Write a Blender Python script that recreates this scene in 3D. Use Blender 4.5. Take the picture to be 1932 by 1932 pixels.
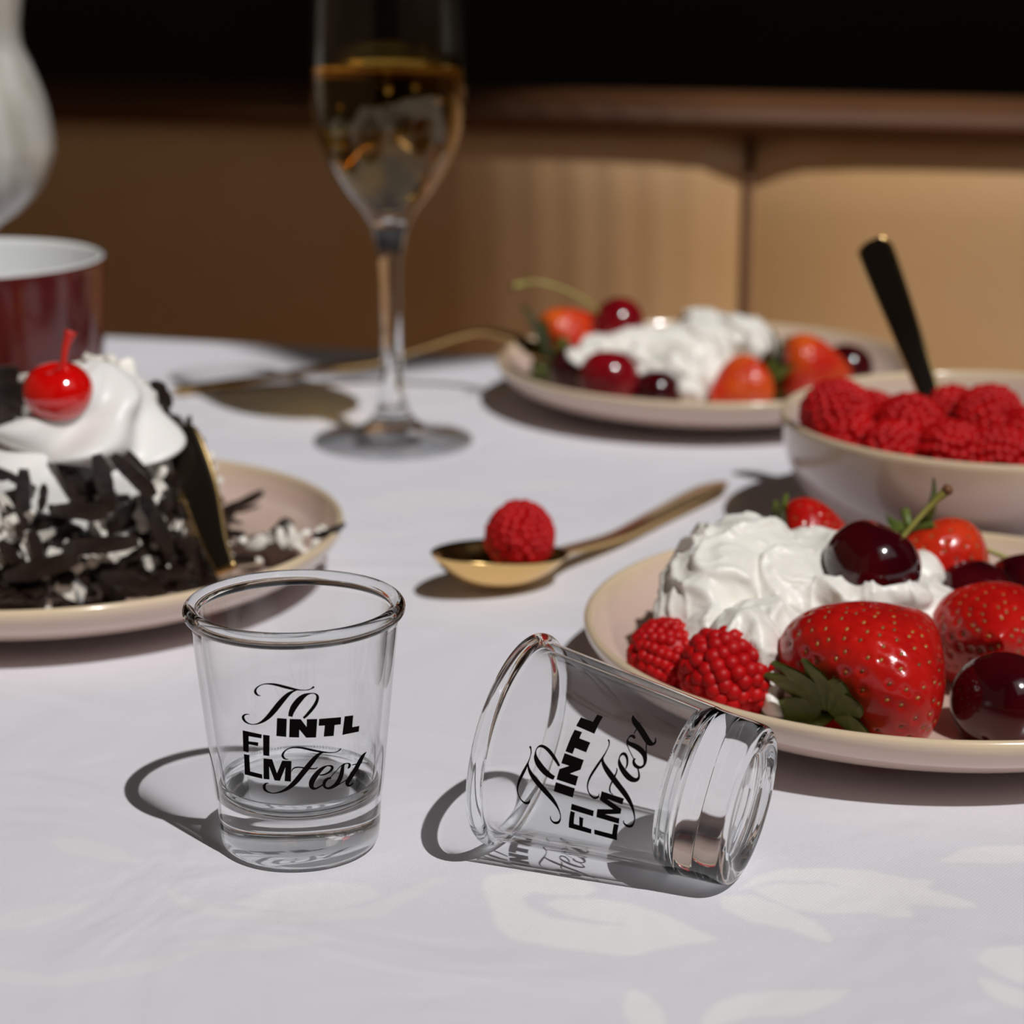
import bpy, bmesh, math, random
import numpy as np
from mathutils import Vector, Matrix, Quaternion, noise
from mathutils.geometry import tessellate_polygon

for o in list(bpy.data.objects): bpy.data.objects.remove(o)
scene = bpy.context.scene
COL = scene.collection
PI = math.pi
MM = 0.001

# ------------------------------------------------------------------ camera
TZ = 0.750            # height of the table top above the floor
HC = 0.2025           # camera height above the table top
FPX = 4000.0          # focal length in pixels of the 1932 px frame
PITCH = math.radians(15.42)
cam_data = bpy.data.cameras.new('camera')
cam = bpy.data.objects.new('camera', cam_data)
COL.objects.link(cam)
cam.location = (0, 0, TZ + HC)
cam.rotation_euler = (PI / 2 - PITCH, 0, 0)
cam_data.sensor_width = 36.0
cam_data.lens = FPX / 1932.0 * 36.0
cam_data.clip_start = 0.01
cam_data.dof.use_dof = True
cam_data.dof.focus_distance = 0.472
cam_data.dof.aperture_fstop = 12.4
cam_data.dof.aperture_blades = 9
scene.camera = cam

# ------------------------------------------------------------------ world, sun, window daylight, exposure
world = bpy.data.worlds.new('world'); scene.world = world
world.use_nodes = True
bg = world.node_tree.nodes['Background']
bg.inputs[0].default_value = (1.0, 0.66, 0.40, 1)
bg.inputs[1].default_value = 0.088

SUNV = Vector((-0.38, 0.60, -1.0))          # the way the sunlight travels
sun_data = bpy.data.lights.new('sun', 'SUN')
sun_data.energy = 2.7
sun_data.angle = math.radians(0.53)
sun_data.color = (1.0, 0.985, 0.97)
sun = bpy.data.objects.new('sun', sun_data); COL.objects.link(sun)
sun.rotation_euler = SUNV.to_track_quat('-Z', 'Y').to_euler()
sun.location = (1.2, -1.6, 4)

TC = Vector((0.0, 0.65))                    # middle of the laid table
AZ = Vector((0.535, -0.845))                # towards the sun, level
BZ = Vector((0.845, 0.535))                 # along the window wall
WD = 1.30                                   # distance of the window wall
SLOPE = 1.0 / math.hypot(0.38, 0.60)
sky_data = bpy.data.lights.new('window_daylight', 'AREA')
sky_data.shape = 'RECTANGLE'; sky_data.size = 1.25; sky_data.size_y = 1.7
sky_data.energy = 3.2; sky_data.color = (0.86, 0.93, 1.0)
sky = bpy.data.objects.new('window_daylight', sky_data); COL.objects.link(sky)
_p = TC + AZ * (WD + 0.06) + BZ * 0.12
sky.location = (_p.x, _p.y, TZ + 1.65)
sky.rotation_euler = Vector((-AZ.x, -AZ.y, -0.15)).to_track_quat('-Z', 'Y').to_euler()

scene.view_settings.view_transform = 'Standard'
scene.view_settings.look = 'None'
scene.view_settings.gamma = 1.0
scene.view_settings.use_curve_mapping = False
scene.view_settings.exposure = 0.0

# ------------------------------------------------------------------ helpers
_c, _s = math.cos(PITCH), math.sin(PITCH)
def ray(px, py):
    x = (px - 966) / FPX; y = (py - 966) / FPX
    return Vector((x, _c - y * _s, -_s - y * _c))
def atY(px, py, Y):
    """point seen at a pixel at ground distance Y (metres), height absolute"""
    d = ray(px, py); k = Y / d.y
    return Vector((d.x * k, Y, TZ + HC + d.z * k))
def atH(px, py, h):
    """point seen at a pixel at height h above the table top"""
    d = ray(px, py); k = (h - HC) / d.z
    return Vector((d.x * k, d.y * k, TZ + h))

def mesh(name, verts, faces, smooth=True):
    m = bpy.data.meshes.new(name)
    m.from_pydata([tuple(v) for v in verts], [], faces)
    m.update()
    if smooth: m.polygons.foreach_set('use_smooth', [True] * len(m.polygons))
    return m
def obj(name, me, mat=None, parent=None, loc=None, rot=None):
    o = bpy.data.objects.new(name, me)
    COL.objects.link(o)
    if mat is not None and me is not None and not me.materials: me.materials.append(mat)
    if loc is not None: o.location = loc
    if rot is not None:
        if isinstance(rot, Quaternion): o.rotation_mode = 'QUATERNION'; o.rotation_quaternion = rot
        else: o.rotation_euler = rot
    if parent is not None: o.parent = parent
    return o
def tag(o, label, cat, group=None):
    o['label'] = label; o['category'] = cat
    if group: o['group'] = group
    return o
def thing(name, label, cat, loc=(0, 0, 0), rot=None, group=None):
    o = obj(name, None, None, None, loc, rot); o.empty_display_size = 0.01
    return tag(o, label, cat, group)
def struct(o):
    o['kind'] = 'structure'; return o

def spline(pts, n=6, closed=False):
    """Catmull-Rom through tuples of any length"""
    P = [np.array(p, float) for p in pts]; out = []
    m = len(P)
    for i in range(m - 1 if not closed else m):
        p0 = P[i - 1] if (i > 0 or closed) else 2 * P[0] - P[1]
        p1 = P[i]; p2 = P[(i + 1) % m]
        p3 = P[(i + 2) % m] if (i + 2 < m or closed) else 2 * P[-1] - P[-2]
        for k in range(n):
            t = k / n
            out.append(0.5 * ((2 * p1) + (-p0 + p2) * t + (2 * p0 - 5 * p1 + 4 * p2 - p3) * t * t + (-p0 + 3 * p1 - 3 * p2 + p3) * t ** 3))
    if not closed: out.append(P[-1])
    return out
def lathe(prof, n=96, name='lathe', smooth=True):
    """prof: (r, z) in metres"""
    V = []; F = []; rows = []
    for r, z in prof:
        if r < 1e-7:
            rows.append([len(V)] * n); V.append((0, 0, z))
        else:
            rows.append(list(range(len(V), len(V) + n)))
            for j in range(n):
                a = 2 * PI * j / n
                V.append((r * math.cos(a), r * math.sin(a), z))
    for i in range(len(rows) - 1):
        A, B = rows[i], rows[i + 1]
        for j in range(n):
            k = (j + 1) % n
            q = [A[j], A[k], B[k], B[j]]
            f = []
            for v in q:
                if v not in f: f.append(v)
            if len(f) >= 3: F.append(f)
    return mesh(name, V, F, smooth)
def mmprof(p, n=5):
    return [(max(0.0, a[0]) * MM, a[1] * MM) for a in spline(p, n)]
def tube(pts, radii, n=10, name='tube', cap=True):
    P = [Vector(p) for p in pts]; V = []; F = []
    if not hasattr(radii, '__len__'): radii = [radii] * len(P)
    t0 = (P[1] - P[0]).normalized()
    up = Vector((0, 0, 1)) if abs(t0.z) < 0.9 else Vector((1, 0, 0))
    nrm = t0.cross(up).normalized()
    for i, p in enumerate(P):
        t = (P[min(i + 1, len(P) - 1)] - P[max(i - 1, 0)]).normalized()
        nrm = (nrm - t * nrm.dot(t)).normalized(); b = t.cross(nrm)
        for j in range(n):
            a = 2 * PI * j / n
            V.append(p + (nrm * math.cos(a) + b * math.sin(a)) * radii[i])
    for i in range(len(P) - 1):
        for j in range(n):
            k = (j + 1) % n
            F.append([i * n + j, i * n + k, (i + 1) * n + k, (i + 1) * n + j])
    if cap:
        F.append(list(range(n))[::-1]); F.append([(len(P) - 1) * n + j for j in range(n)])
    return mesh(name, V, F)
def bar(pts, widths, thick, ups, name='bar', crown=0.0):
    """flat bar with rounded edges swept along pts; width across, thick along ups"""
    P = [Vector(p) for p in pts]; V = []; F = []
    n = 28
    for i, p in enumerate(P):
        t = (P[min(i + 1, len(P) - 1)] - P[max(i - 1, 0)]).normalized()
        u = Vector(ups[i] if isinstance(ups, list) else ups); u = (u - t * u.dot(t)).normalized()
        s = t.cross(u)
        w = widths[i] / 2; h = (thick[i] if hasattr(thick, '__len__') else thick) / 2
        for j in range(n):
            a = 2 * PI * j / n
            ca, sa = math.cos(a), math.sin(a)
            x = math.copysign(abs(ca) ** 0.55, ca) * w; y = math.copysign(abs(sa) ** 0.22, sa) * h
            V.append(p + s * x + u * y)
    for i in range(len(P) - 1):
        for j in range(n):
            k = (j + 1) % n
            F.append([i * n + j, i * n + k, (i + 1) * n + k, (i + 1) * n + j])
    F.append(list(range(n))[::-1]); F.append([(len(P) - 1) * n + j for j in range(n)])
    return mesh(name, V, F)
def box(a, b, name='box', bevel=0.0, seg=2):
    bm = bmesh.new(); bmesh.ops.create_cube(bm, size=1.0)
    for v in bm.verts:
        v.co = Vector(((a[0] + b[0]) / 2 + v.co.x * (b[0] - a[0]), (a[1] + b[1]) / 2 + v.co.y * (b[1] - a[1]), (a[2] + b[2]) / 2 + v.co.z * (b[2] - a[2])))
    if bevel: bmesh.ops.bevel(bm, geom=bm.edges[:], offset=bevel, segments=seg, profile=0.6, affect='EDGES')
    m = bpy.data.meshes.new(name); bm.to_mesh(m); bm.free()
    if bevel: m.polygons.foreach_set('use_smooth', [True] * len(m.polygons))
    return m
def joinmesh(items, name):
    """items: list of (mesh, Matrix)"""
    V = []; F = []
    for me, mx in items:
        b = len(V)
        V += [mx @ v.co for v in me.vertices]
        F += [[b + i for i in p.vertices] for p in me.polygons]
    return mesh(name, V, F)
def blob(ells, voxel, name, smooth=3, disp=()):
    """soft lump: union of ellipsoids (centre, radii[, Euler]) in metres, re-meshed, smoothed and roughened"""
    bm = bmesh.new()
    for e in ells:
        mx = Matrix.Translation(e[0])
        if len(e) > 2: mx = mx @ Matrix.Rotation(e[2], 4, 'Z')
        mx = mx @ Matrix.Diagonal((*e[1], 1))
        bmesh.ops.create_icosphere(bm, subdivisions=3, radius=1.0, matrix=mx)
    m = bpy.data.meshes.new(name + '_src'); bm.to_mesh(m); bm.free()
    o = bpy.data.objects.new('tmp', m); COL.objects.link(o)
    r = o.modifiers.new('r', 'REMESH'); r.mode = 'VOXEL'; r.voxel_size = voxel
    s = o.modifiers.new('s', 'SMOOTH'); s.factor = 0.5; s.iterations = smooth
    dg = bpy.context.evaluated_depsgraph_get()
    out = bpy.data.meshes.new_from_object(o.evaluated_get(dg)); out.name = name
    bpy.data.objects.remove(o); bpy.data.meshes.remove(m)
    nv = len(out.vertices)
    for amp, sc, kind, off in disp:
        co = np.empty(nv * 3); no = np.empty(nv * 3)
        out.vertices.foreach_get('co', co); out.vertices.foreach_get('normal', no)
        co = co.reshape(-1, 3); no = no.reshape(-1, 3)
        d = np.empty(nv)
        O = Vector(off)
        for i in range(nv):
            p = Vector(co[i]) * (1.0 / sc) + O
            if kind == 'fold':
                w = noise.noise_vector(p * 0.55) * 1.1
                q = Vector((p.x + 0.5 * p.z, p.y, p.z * 0.55)) + w
                v = 1 - abs(noise.noise(q)) * 2.4
                d[i] = max(v, -0.6) ** 3 if v > 0 else v * 0.35
            else:
                v = noise.noise(p)
                d[i] = (1 - 2.2 * abs(v)) if kind == 'ridge' else v
        co = co + no * (d * amp)[:, None]
        out.vertices.foreach_set('co', co.ravel()); out.update()
    out.polygons.foreach_set('use_smooth', [True] * len(out.polygons))
    return out

# ------------------------------------------------------------------ materials
def newmat(name):
    m = bpy.data.materials.new(name); m.use_nodes = True
    nt = m.node_tree; b = nt.nodes['Principled BSDF']
    return m, nt, b
def pmat(name, col, rough=0.5, metal=0.0, coat=0.0, spec=0.5, sss=0.0, sssr=(1, 0.3, 0.2), sssscale=0.003, noise_amt=0.0, noise_scale=200.0, bump=0.0, bump_scale=400.0, bump_dist=0.0005, col2=None, coat_rough=0.05):
    m, nt, b = newmat(name)
    b.inputs['Base Color'].default_value = (*col, 1)
    b.inputs['Roughness'].default_value = rough
    b.inputs['Metallic'].default_value = metal
    b.inputs['Coat Weight'].default_value = coat
    b.inputs['Coat Roughness'].default_value = coat_rough
    b.inputs['Specular IOR Level'].default_value = spec
    if sss:
        b.inputs['Subsurface Weight'].default_value = sss
        b.inputs['Subsurface Radius'].default_value = sssr
        b.inputs['Subsurface Scale'].default_value = sssscale
    tc = nt.nodes.new('ShaderNodeTexCoord')
    if col2 is not None:
        nz = nt.nodes.new('ShaderNodeTexNoise'); nz.inputs['Scale'].default_value = noise_scale; nz.inputs['Detail'].default_value = 4
        nt.links.new(tc.outputs['Object'], nz.inputs['Vector'])
        rp = nt.nodes.new('ShaderNodeValToRGB')
        rp.color_ramp.elements[0].position = 0.35; rp.color_ramp.elements[1].position = 0.68
        rp.color_ramp.elements[0].color = (*col, 1); rp.color_ramp.elements[1].color = (*col2, 1)
        nt.links.new(nz.outputs['Fac'], rp.inputs['Fac']); nt.links.new(rp.outputs['Color'], b.inputs['Base Color'])
    if bump:
        nb = nt.nodes.new('ShaderNodeTexNoise'); nb.inputs['Scale'].default_value = bump_scale; nb.inputs['Detail'].default_value = 5
        nt.links.new(tc.outputs['Object'], nb.inputs['Vector'])
        bp = nt.nodes.new('ShaderNodeBump'); bp.inputs['Strength'].default_value = bump; bp.inputs['Distance'].default_value = bump_dist
        nt.links.new(nb.outputs['Fac'], bp.inputs['Height']); nt.links.new(bp.outputs['Normal'], b.inputs['Normal'])
    return m
def glassmat(name, col=(1, 1, 1), ior=1.5, rough=0.0):
    m = bpy.data.materials.new(name); m.use_nodes = True
    nt = m.node_tree; nt.nodes.remove(nt.nodes['Principled BSDF'])
    g = nt.nodes.new('ShaderNodeBsdfGlass'); g.inputs['Color'].default_value = (*col, 1)
    g.inputs['IOR'].default_value = ior; g.inputs['Roughness'].default_value = rough
    nt.links.new(g.outputs[0], nt.nodes['Material Output'].inputs[0])
    return m
def thinglass(name, tint=0.985):
    """thin blown wall: lets light straight through, mirrors more and more towards grazing angles"""
    m = bpy.data.materials.new(name); m.use_nodes = True
    nt = m.node_tree; nt.nodes.remove(nt.nodes['Principled BSDF']); L = nt.links.new
    tr = nt.nodes.new('ShaderNodeBsdfTransparent'); tr.inputs['Color'].default_value = (tint, tint * 1.003, tint * 1.003, 1)
    gl = nt.nodes.new('ShaderNodeBsdfGlossy'); gl.inputs['Roughness'].default_value = 0.015
    ge = nt.nodes.new('ShaderNodeNewGeometry')
    io = nt.nodes.new('ShaderNodeMapRange'); io.inputs['To Min'].default_value = 1.5; io.inputs['To Max'].default_value = 1 / 1.5
    L(ge.outputs['Backfacing'], io.inputs['Value'])
    fr = nt.nodes.new('ShaderNodeFresnel'); L(io.outputs[0], fr.inputs['IOR'])
    lw = nt.nodes.new('ShaderNodeLayerWeight'); lw.inputs['Blend'].default_value = 0.5
    ed = nt.nodes.new('ShaderNodeMapRange'); ed.interpolation_type = 'SMOOTHSTEP'
    ed.inputs['From Min'].default_value = 0.48; ed.inputs['From Max'].default_value = 0.95; ed.inputs['To Max'].default_value = 0.5
    L(lw.outputs['Facing'], ed.inputs['Value'])
    sm = nt.nodes.new('ShaderNodeMath'); sm.operation = 'ADD'; sm.use_clamp = True; L(fr.outputs[0], sm.inputs[0]); L(ed.outputs[0], sm.inputs[1])
    mx = nt.nodes.new('ShaderNodeMixShader'); L(sm.outputs[0], mx.inputs[0]); L(tr.outputs[0], mx.inputs[1]); L(gl.outputs[0], mx.inputs[2])
    L(mx.outputs[0], nt.nodes['Material Output'].inputs[0])
    return m
M = {}
M['glass_wall'] = thinglass('thin_glass_wall')
M['glass'] = glassmat('clear_glass', (0.985, 0.99, 0.99), 1.5)
M['flute_glass'] = glassmat('flute_glass', (0.985, 0.985, 0.98), 1.5)
M['wine'] = glassmat('sparkling_wine', (0.965, 0.76, 0.33), 1.34)
M['ink'] = pmat('black_ink', (0.005, 0.004, 0.004), 0.6, spec=0.0)
M['gold'] = pmat('gold_metal', (0.82, 0.55, 0.22), 0.20, metal=1.0, bump=0.05, bump_scale=300, bump_dist=0.0002)
M['dark_reflection'] = pmat('painted_dark_reflection', (0.02, 0.014, 0.008), 0.25, metal=0.6)  # dark room mirrored in the gold handles, put in as black colour
M['cream'] = pmat('whipped_cream', (0.86, 0.83, 0.76), 0.38, sss=0.25, sssr=(1, 0.8, 0.6), sssscale=0.002, bump=0.25, bump_scale=900, bump_dist=0.0006)
M['cream_cool'] = pmat('piped_cream', (0.85, 0.83, 0.80), 0.42, sss=0.25, sssr=(1, 0.8, 0.6), sssscale=0.002)
M['strawberry'] = pmat('strawberry_skin', (0.40, 0.004, 0.004), 0.24, coat=0.2, sss=0.12, sssscale=0.002, col2=(0.54, 0.010, 0.006), noise_scale=90, bump=0.35, bump_scale=420, bump_dist=0.0006)
M['strawberry_orange'] = pmat('strawberry_pale_skin', (0.60, 0.016, 0.006), 0.24, coat=0.2, sss=0.12, sssscale=0.002, col2=(0.76, 0.12, 0.012), noise_scale=60, bump=0.25, bump_scale=420, bump_dist=0.0005)
M['strawberry_light'] = pmat('strawberry_light_skin', (0.52, 0.010, 0.005), 0.24, coat=0.2, sss=0.12, sssscale=0.002, col2=(0.66, 0.045, 0.010), noise_scale=60, bump=0.25, bump_scale=420, bump_dist=0.0005)
M['seed'] = pmat('strawberry_seed', (0.42, 0.20, 0.04), 0.35, coat=0.3, col2=(0.10, 0.015, 0.005), noise_scale=160)
M['leaf'] = pmat('sepal_green', (0.045, 0.075, 0.012), 0.45, col2=(0.14, 0.18, 0.03), noise_scale=150, bump=0.2, bump_scale=700)
M['raspberry'] = pmat('raspberry_skin', (0.42, 0.002, 0.004), 0.45, sss=0.15, spec=0.25, sssscale=0.0015, col2=(0.53, 0.004, 0.005), noise_scale=140)
M['cherry'] = pmat('dark_cherry_skin', (0.026, 0.001, 0.003), 0.10, coat=0.4, col2=(0.060, 0.002, 0.004), noise_scale=60, bump=0.06, bump_scale=900, bump_dist=0.0003)
M['cherry_red'] = pmat('red_cherry_skin', (0.15, 0.002, 0.006), 0.12, coat=0.4, col2=(0.24, 0.004, 0.008), noise_scale=60)
M['maraschino'] = pmat('candied_cherry', (0.66, 0.004, 0.003), 0.10, coat=1.0, sss=0.3, sssscale=0.002)
M['maraschino_stem'] = pmat('candied_cherry_stem', (0.62, 0.02, 0.012), 0.3)
M['stem'] = pmat('cherry_stem', (0.30, 0.27, 0.05), 0.45, col2=(0.40, 0.38, 0.10), noise_scale=200)
M['stem_tip'] = pmat('cherry_stem_end', (0.16, 0.06, 0.02), 0.6)
M['chocolate'] = pmat('dark_chocolate', (0.012, 0.0065, 0.0045), 0.34, col2=(0.030, 0.018, 0.012), noise_scale=180, bump=0.3, bump_scale=900, bump_dist=0.0003)
M['white_choc'] = pmat('white_chocolate', (0.82, 0.78, 0.70), 0.45)
M['sponge'] = pmat('chocolate_sponge', (0.05, 0.022, 0.012), 0.9, bump=0.9, bump_scale=700, bump_dist=0.001)
M['porcelain'] = pmat('mug_white_glaze', (0.80, 0.81, 0.80), 0.18, coat=0.5)
M['mug_red'] = pmat('mug_burgundy_glaze', (0.070, 0.004, 0.004), 0.16, coat=0.6, col2=(0.11, 0.006, 0.005), noise_scale=40)
M['milky'] = pmat('milky_glass', (0.42, 0.40, 0.35), 0.22, coat=0.6, col2=(0.66, 0.65, 0.60), noise_scale=26)
_nt = M['milky'].node_tree
_mp = _nt.nodes.new('ShaderNodeMapping'); _mp.inputs['Scale'].default_value = (4.0, 4.0, 0.35)
_tx = next(n for n in _nt.nodes if n.type == 'TEX_NOISE'); _tc = next(n for n in _nt.nodes if n.type == 'TEX_COORD')
_nt.links.new(_tc.outputs['Object'], _mp.inputs['Vector']); _nt.links.new(_mp.outputs[0], _tx.inputs['Vector'])
M['wood_dark'] = pmat('dark_wood', (0.012, 0.008, 0.004), 0.6, col2=(0.02, 0.012, 0.006), noise_scale=5)
M['floor'] = pmat('floor_boards', (0.06, 0.035, 0.02), 0.5, col2=(0.09, 0.05, 0.03), noise_scale=4)
M['plaster'] = pmat('brown_plaster', (0.05, 0.032, 0.02), 0.85, col2=(0.06, 0.04, 0.025), noise_scale=6)
M['ceil'] = pmat('dark_ceiling', (0.05, 0.035, 0.025), 0.9)
M['leather'] = pmat('tan_leather', (0.72, 0.42, 0.18), 0.42, coat=0.7, coat_rough=0.4, col2=(0.80, 0.51, 0.27), noise_scale=5, bump=0.15, bump_scale=160, bump_dist=0.001)
M['leather_cap'] = pmat('brown_cap_leather', (0.085, 0.028, 0.004), 0.65, col2=(0.11, 0.038, 0.006), noise_scale=6)
M['table_wood'] = pmat('table_wood', (0.10, 0.05, 0.025), 0.5)

def ceramic(name, rim_z, inner, outer, rimc):
    m, nt, b = newmat(name)
    tc = nt.nodes.new('ShaderNodeTexCoord'); sp = nt.nodes.new('ShaderNodeSeparateXYZ')
    nt.links.new(tc.outputs['Object'], sp.inputs[0])
    nz = nt.nodes.new('ShaderNodeTexNoise'); nz.inputs['Scale'].default_value = 35; nz.inputs['Detail'].default_value = 5
    nt.links.new(tc.outputs['Object'], nz.inputs['Vector'])
    mul = nt.nodes.new('ShaderNodeMath'); mul.operation = 'MULTIPLY_ADD'; mul.label = 'height'; mul.inputs[1].default_value = 0.006; mul.inputs[2].default_value = -0.003
    nt.links.new(nz.outputs['Fac'], mul.inputs[0])
    add = nt.nodes.new('ShaderNodeMath'); add.operation = 'ADD'
    nt.links.new(sp.outputs['Z'], add.inputs[0]); nt.links.new(mul.outputs[0], add.inputs[1])
    mr = nt.nodes.new('ShaderNodeMapRange'); mr.label = 'height'; mr.inputs['From Min'].default_value = 0; mr.inputs['From Max'].default_value = rim_z
    nt.links.new(add.outputs[0], mr.inputs['Value'])
    rp = nt.nodes.new('ShaderNodeValToRGB'); E = rp.color_ramp.elements
    E[0].position = 0.0; E[0].color = (*outer, 1); E[1].position = 1.0; E[1].color = (*rimc, 1)
    e = E.new(0.30); e.color = (*inner, 1)
    e = E.new(0.62); e.color = (*outer, 1)
    e = E.new(0.84); e.color = (*[0.6 * a + 0.4 * c for a, c in zip(outer, rimc)], 1)
    nt.links.new(mr.outputs[0], rp.inputs['Fac']); nt.links.new(rp.outputs['Color'], b.inputs['Base Color'])
    b.inputs['Roughness'].default_value = 0.16; b.inputs['Coat Weight'].default_value = 0.4
    return m
M['plate'] = ceramic('pink_stoneware', 0.0205, (0.69, 0.51, 0.42), (0.66, 0.49, 0.42), (0.72, 0.57, 0.38))
M['bowl'] = ceramic('lilac_stoneware', 0.0425, (0.62, 0.51, 0.47), (0.60, 0.49, 0.48), (0.68, 0.54, 0.36))

# tablecloth: white damask, woven motifs stored per vertex in the attribute 'motif'; their satin sheen is put in as lighter colour
def clothmat():
    m, nt, b = newmat('white_damask')
    L = nt.links.new
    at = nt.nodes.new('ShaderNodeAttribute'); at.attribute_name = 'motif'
    tc = nt.nodes.new('ShaderNodeTexCoord')
    g = nt.nodes.new('ShaderNodeTexNoise'); g.inputs['Scale'].default_value = 2600; g.inputs['Detail'].default_value = 2
    L(tc.outputs['Object'], g.inputs['Vector'])
    gm = nt.nodes.new('ShaderNodeMapRange'); gm.inputs['From Min'].default_value = 0.3; gm.inputs['From Max'].default_value = 0.7
    gm.inputs['To Min'].default_value = 0.72; gm.inputs['To Max'].default_value = 1.2
    L(g.outputs['Fac'], gm.inputs['Value'])
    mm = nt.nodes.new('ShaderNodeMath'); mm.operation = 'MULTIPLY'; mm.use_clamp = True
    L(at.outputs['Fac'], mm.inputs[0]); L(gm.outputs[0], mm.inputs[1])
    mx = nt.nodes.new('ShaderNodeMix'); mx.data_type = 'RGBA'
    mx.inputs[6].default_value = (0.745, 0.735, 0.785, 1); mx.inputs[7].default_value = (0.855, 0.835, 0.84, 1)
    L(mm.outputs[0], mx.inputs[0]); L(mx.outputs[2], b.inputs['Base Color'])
    b.inputs['Roughness'].default_value = 0.75
    b.inputs['Sheen Weight'].default_value = 0.08
    # twill weave: fine diagonal ridges, and soft creases
    mp = nt.nodes.new('ShaderNodeMapping'); mp.inputs['Rotation'].default_value = (0, 0, math.radians(38))
    L(tc.outputs['Object'], mp.inputs['Vector'])
    w = nt.nodes.new('ShaderNodeTexWave'); w.inputs['Scale'].default_value = 420; w.inputs['Distortion'].default_value = 1.0
    L(mp.outputs[0], w.inputs['Vector'])
    b1 = nt.nodes.new('ShaderNodeBump'); b1.inputs['Strength'].default_value = 0.10; b1.inputs['Distance'].default_value = 0.0002
    L(w.outputs['Fac'], b1.inputs['Height'])
    nl = nt.nodes.new('ShaderNodeTexNoise'); nl.inputs['Scale'].default_value = 16; nl.inputs['Detail'].default_value = 3; nl.inputs['Distortion'].default_value = 0.8
    L(tc.outputs['Object'], nl.inputs['Vector'])
    b2 = nt.nodes.new('ShaderNodeBump'); b2.inputs['Strength'].default_value = 0.55; b2.inputs['Distance'].default_value = 0.005
    L(nl.outputs['Fac'], b2.inputs['Height']); L(b1.outputs['Normal'], b2.inputs['Normal'])
    L(b2.outputs['Normal'], b.inputs['Normal'])
    return m
M['cloth'] = clothmat()

# ------------------------------------------------------------------ the setting
NV = Vector((0.259, 0.966)); EV = Vector((0.966, -0.259))    # across / along the table and the bench
ROTZ = math.atan2(EV.y, EV.x)
def TB(e, n, z=0.0):
    return Vector((EV.x * e + NV.x * n, EV.y * e + NV.y * n, z))

struct(obj('floor', box((-3, -2.2, -0.05), (3, 3.2, 0.0)), M['floor']))
struct(obj('wall_back', box((-3, 0, 0), (3, 0.08, 3.6)), M['wood_dark'], None, TB(0, 1.95, 0), (0, 0, ROTZ)))
def ceiling_mesh():
    # the ceiling ends at the window wall
    P = [(-3, -2.2), (3, -2.2), (3, 3.2), (-3, 3.2)]; out = []
    f = lambda p: (p[0] - TC.x) * AZ.x + (p[1] - TC.y) * AZ.y - (WD + 0.05)
    for i, p in enumerate(P):
        q = P[(i + 1) % 4]; a, b = f(p), f(q)
        if a <= 0: out.append(p)
        if a * b < 0: out.append((p[0] + (q[0] - p[0]) * a / (a - b), p[1] + (q[1] - p[1]) * a / (a - b)))
    n = len(out)
    V = [(x, y, 3.6) for x, y in out] + [(x, y, 3.66) for x, y in out]
    return mesh('ceiling', V, [list(range(n))[::-1], [n + i for i in range(n)]] + [[i, (i + 1) % n, n + (i + 1) % n, n + i] for i in range(n)], False)
struct(obj('ceiling', ceiling_mesh(), M['ceil']))

# unseen wall behind the camera, its window opening cut to shape the sunlit patch, in wall coordinates (u along, v up from the table top)
def sun_mask_wall():
    u0, u1, v0, v1 = -1.6, 2.2, -TZ, 3.6 - TZ
    # openings: (u range, distance-from-wall range reached by the sun on the table)
    # (stepped heads keep sun off the left of the bench; slats added to soften its edge)
    op = [(-0.52, 0.10, 0.62, 1.80), (0.10, 0.350, 0.62, 1.63)]
    for k, f in enumerate((0.12, 0.25, 0.4, 0.55, 0.7, 0.85)):
        a = 0.350 + 0.016 * k
        op += [(a, a + 0.016 * f, 0.62, 1.98), (a + 0.016 * f, a + 0.016, 0.62, 1.63)]
    op.append((0.446, 0.85, 0.62, 1.98))
    rects = [(u0, op[0][0], v0, v1), (op[-1][1], u1, v0, v1)]
    for a, b, t0, t1 in op:
        rects.append((a, b, v0, t0 * SLOPE)); rects.append((a, b, t1 * SLOPE, v1))
    V = []; F = []
    for a, b, c, d in rects:
        k = len(V)
        for t in (0.0, 0.02):
            for (u, v) in ((a, c), (b, c), (b, d), (a, d)):
                p = TC + AZ * (WD + t) + BZ * u
                V.append((p.x, p.y, TZ + v))
        for f in ((0, 1, 2, 3), (7, 6, 5, 4), (0, 4, 5, 1), (1, 5, 6, 2), (2, 6, 7, 3), (3, 7, 4, 0)):
            F.append([k + i for i in f])
    return mesh('wall_sun_mask', V, F, False)
struct(obj('wall_sun_mask', sun_mask_wall(), M['plaster']))
wf = obj('window_1', None); struct(wf)
def wall_bar(ua, ub, va, vb):
    V = []
    for t in (0.02, 0.06):
        for (u, v) in ((ua, va), (ub, va), (ub, vb), (ua, vb)):
            p = TC + AZ * (WD + t) + BZ * u; V.append((p.x, p.y, TZ + v))
    return mesh('bar', V, [(0, 1, 2, 3), (7, 6, 5, 4), (0, 4, 5, 1), (1, 5, 6, 2), (2, 6, 7, 3), (3, 7, 4, 0)], False)
obj('window_frame', wall_bar(-0.56, -0.52, 0.62 * SLOPE, 1.80 * SLOPE), M['wood_dark'], wf)
obj('window_frame', wall_bar(0.85, 0.89, 0.62 * SLOPE, 1.98 * SLOPE), M['wood_dark'], wf)
obj('window_sill', wall_bar(-0.56, 0.89, 0.62 * SLOPE - 0.04, 0.62 * SLOPE), M['wood_dark'], wf)

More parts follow.
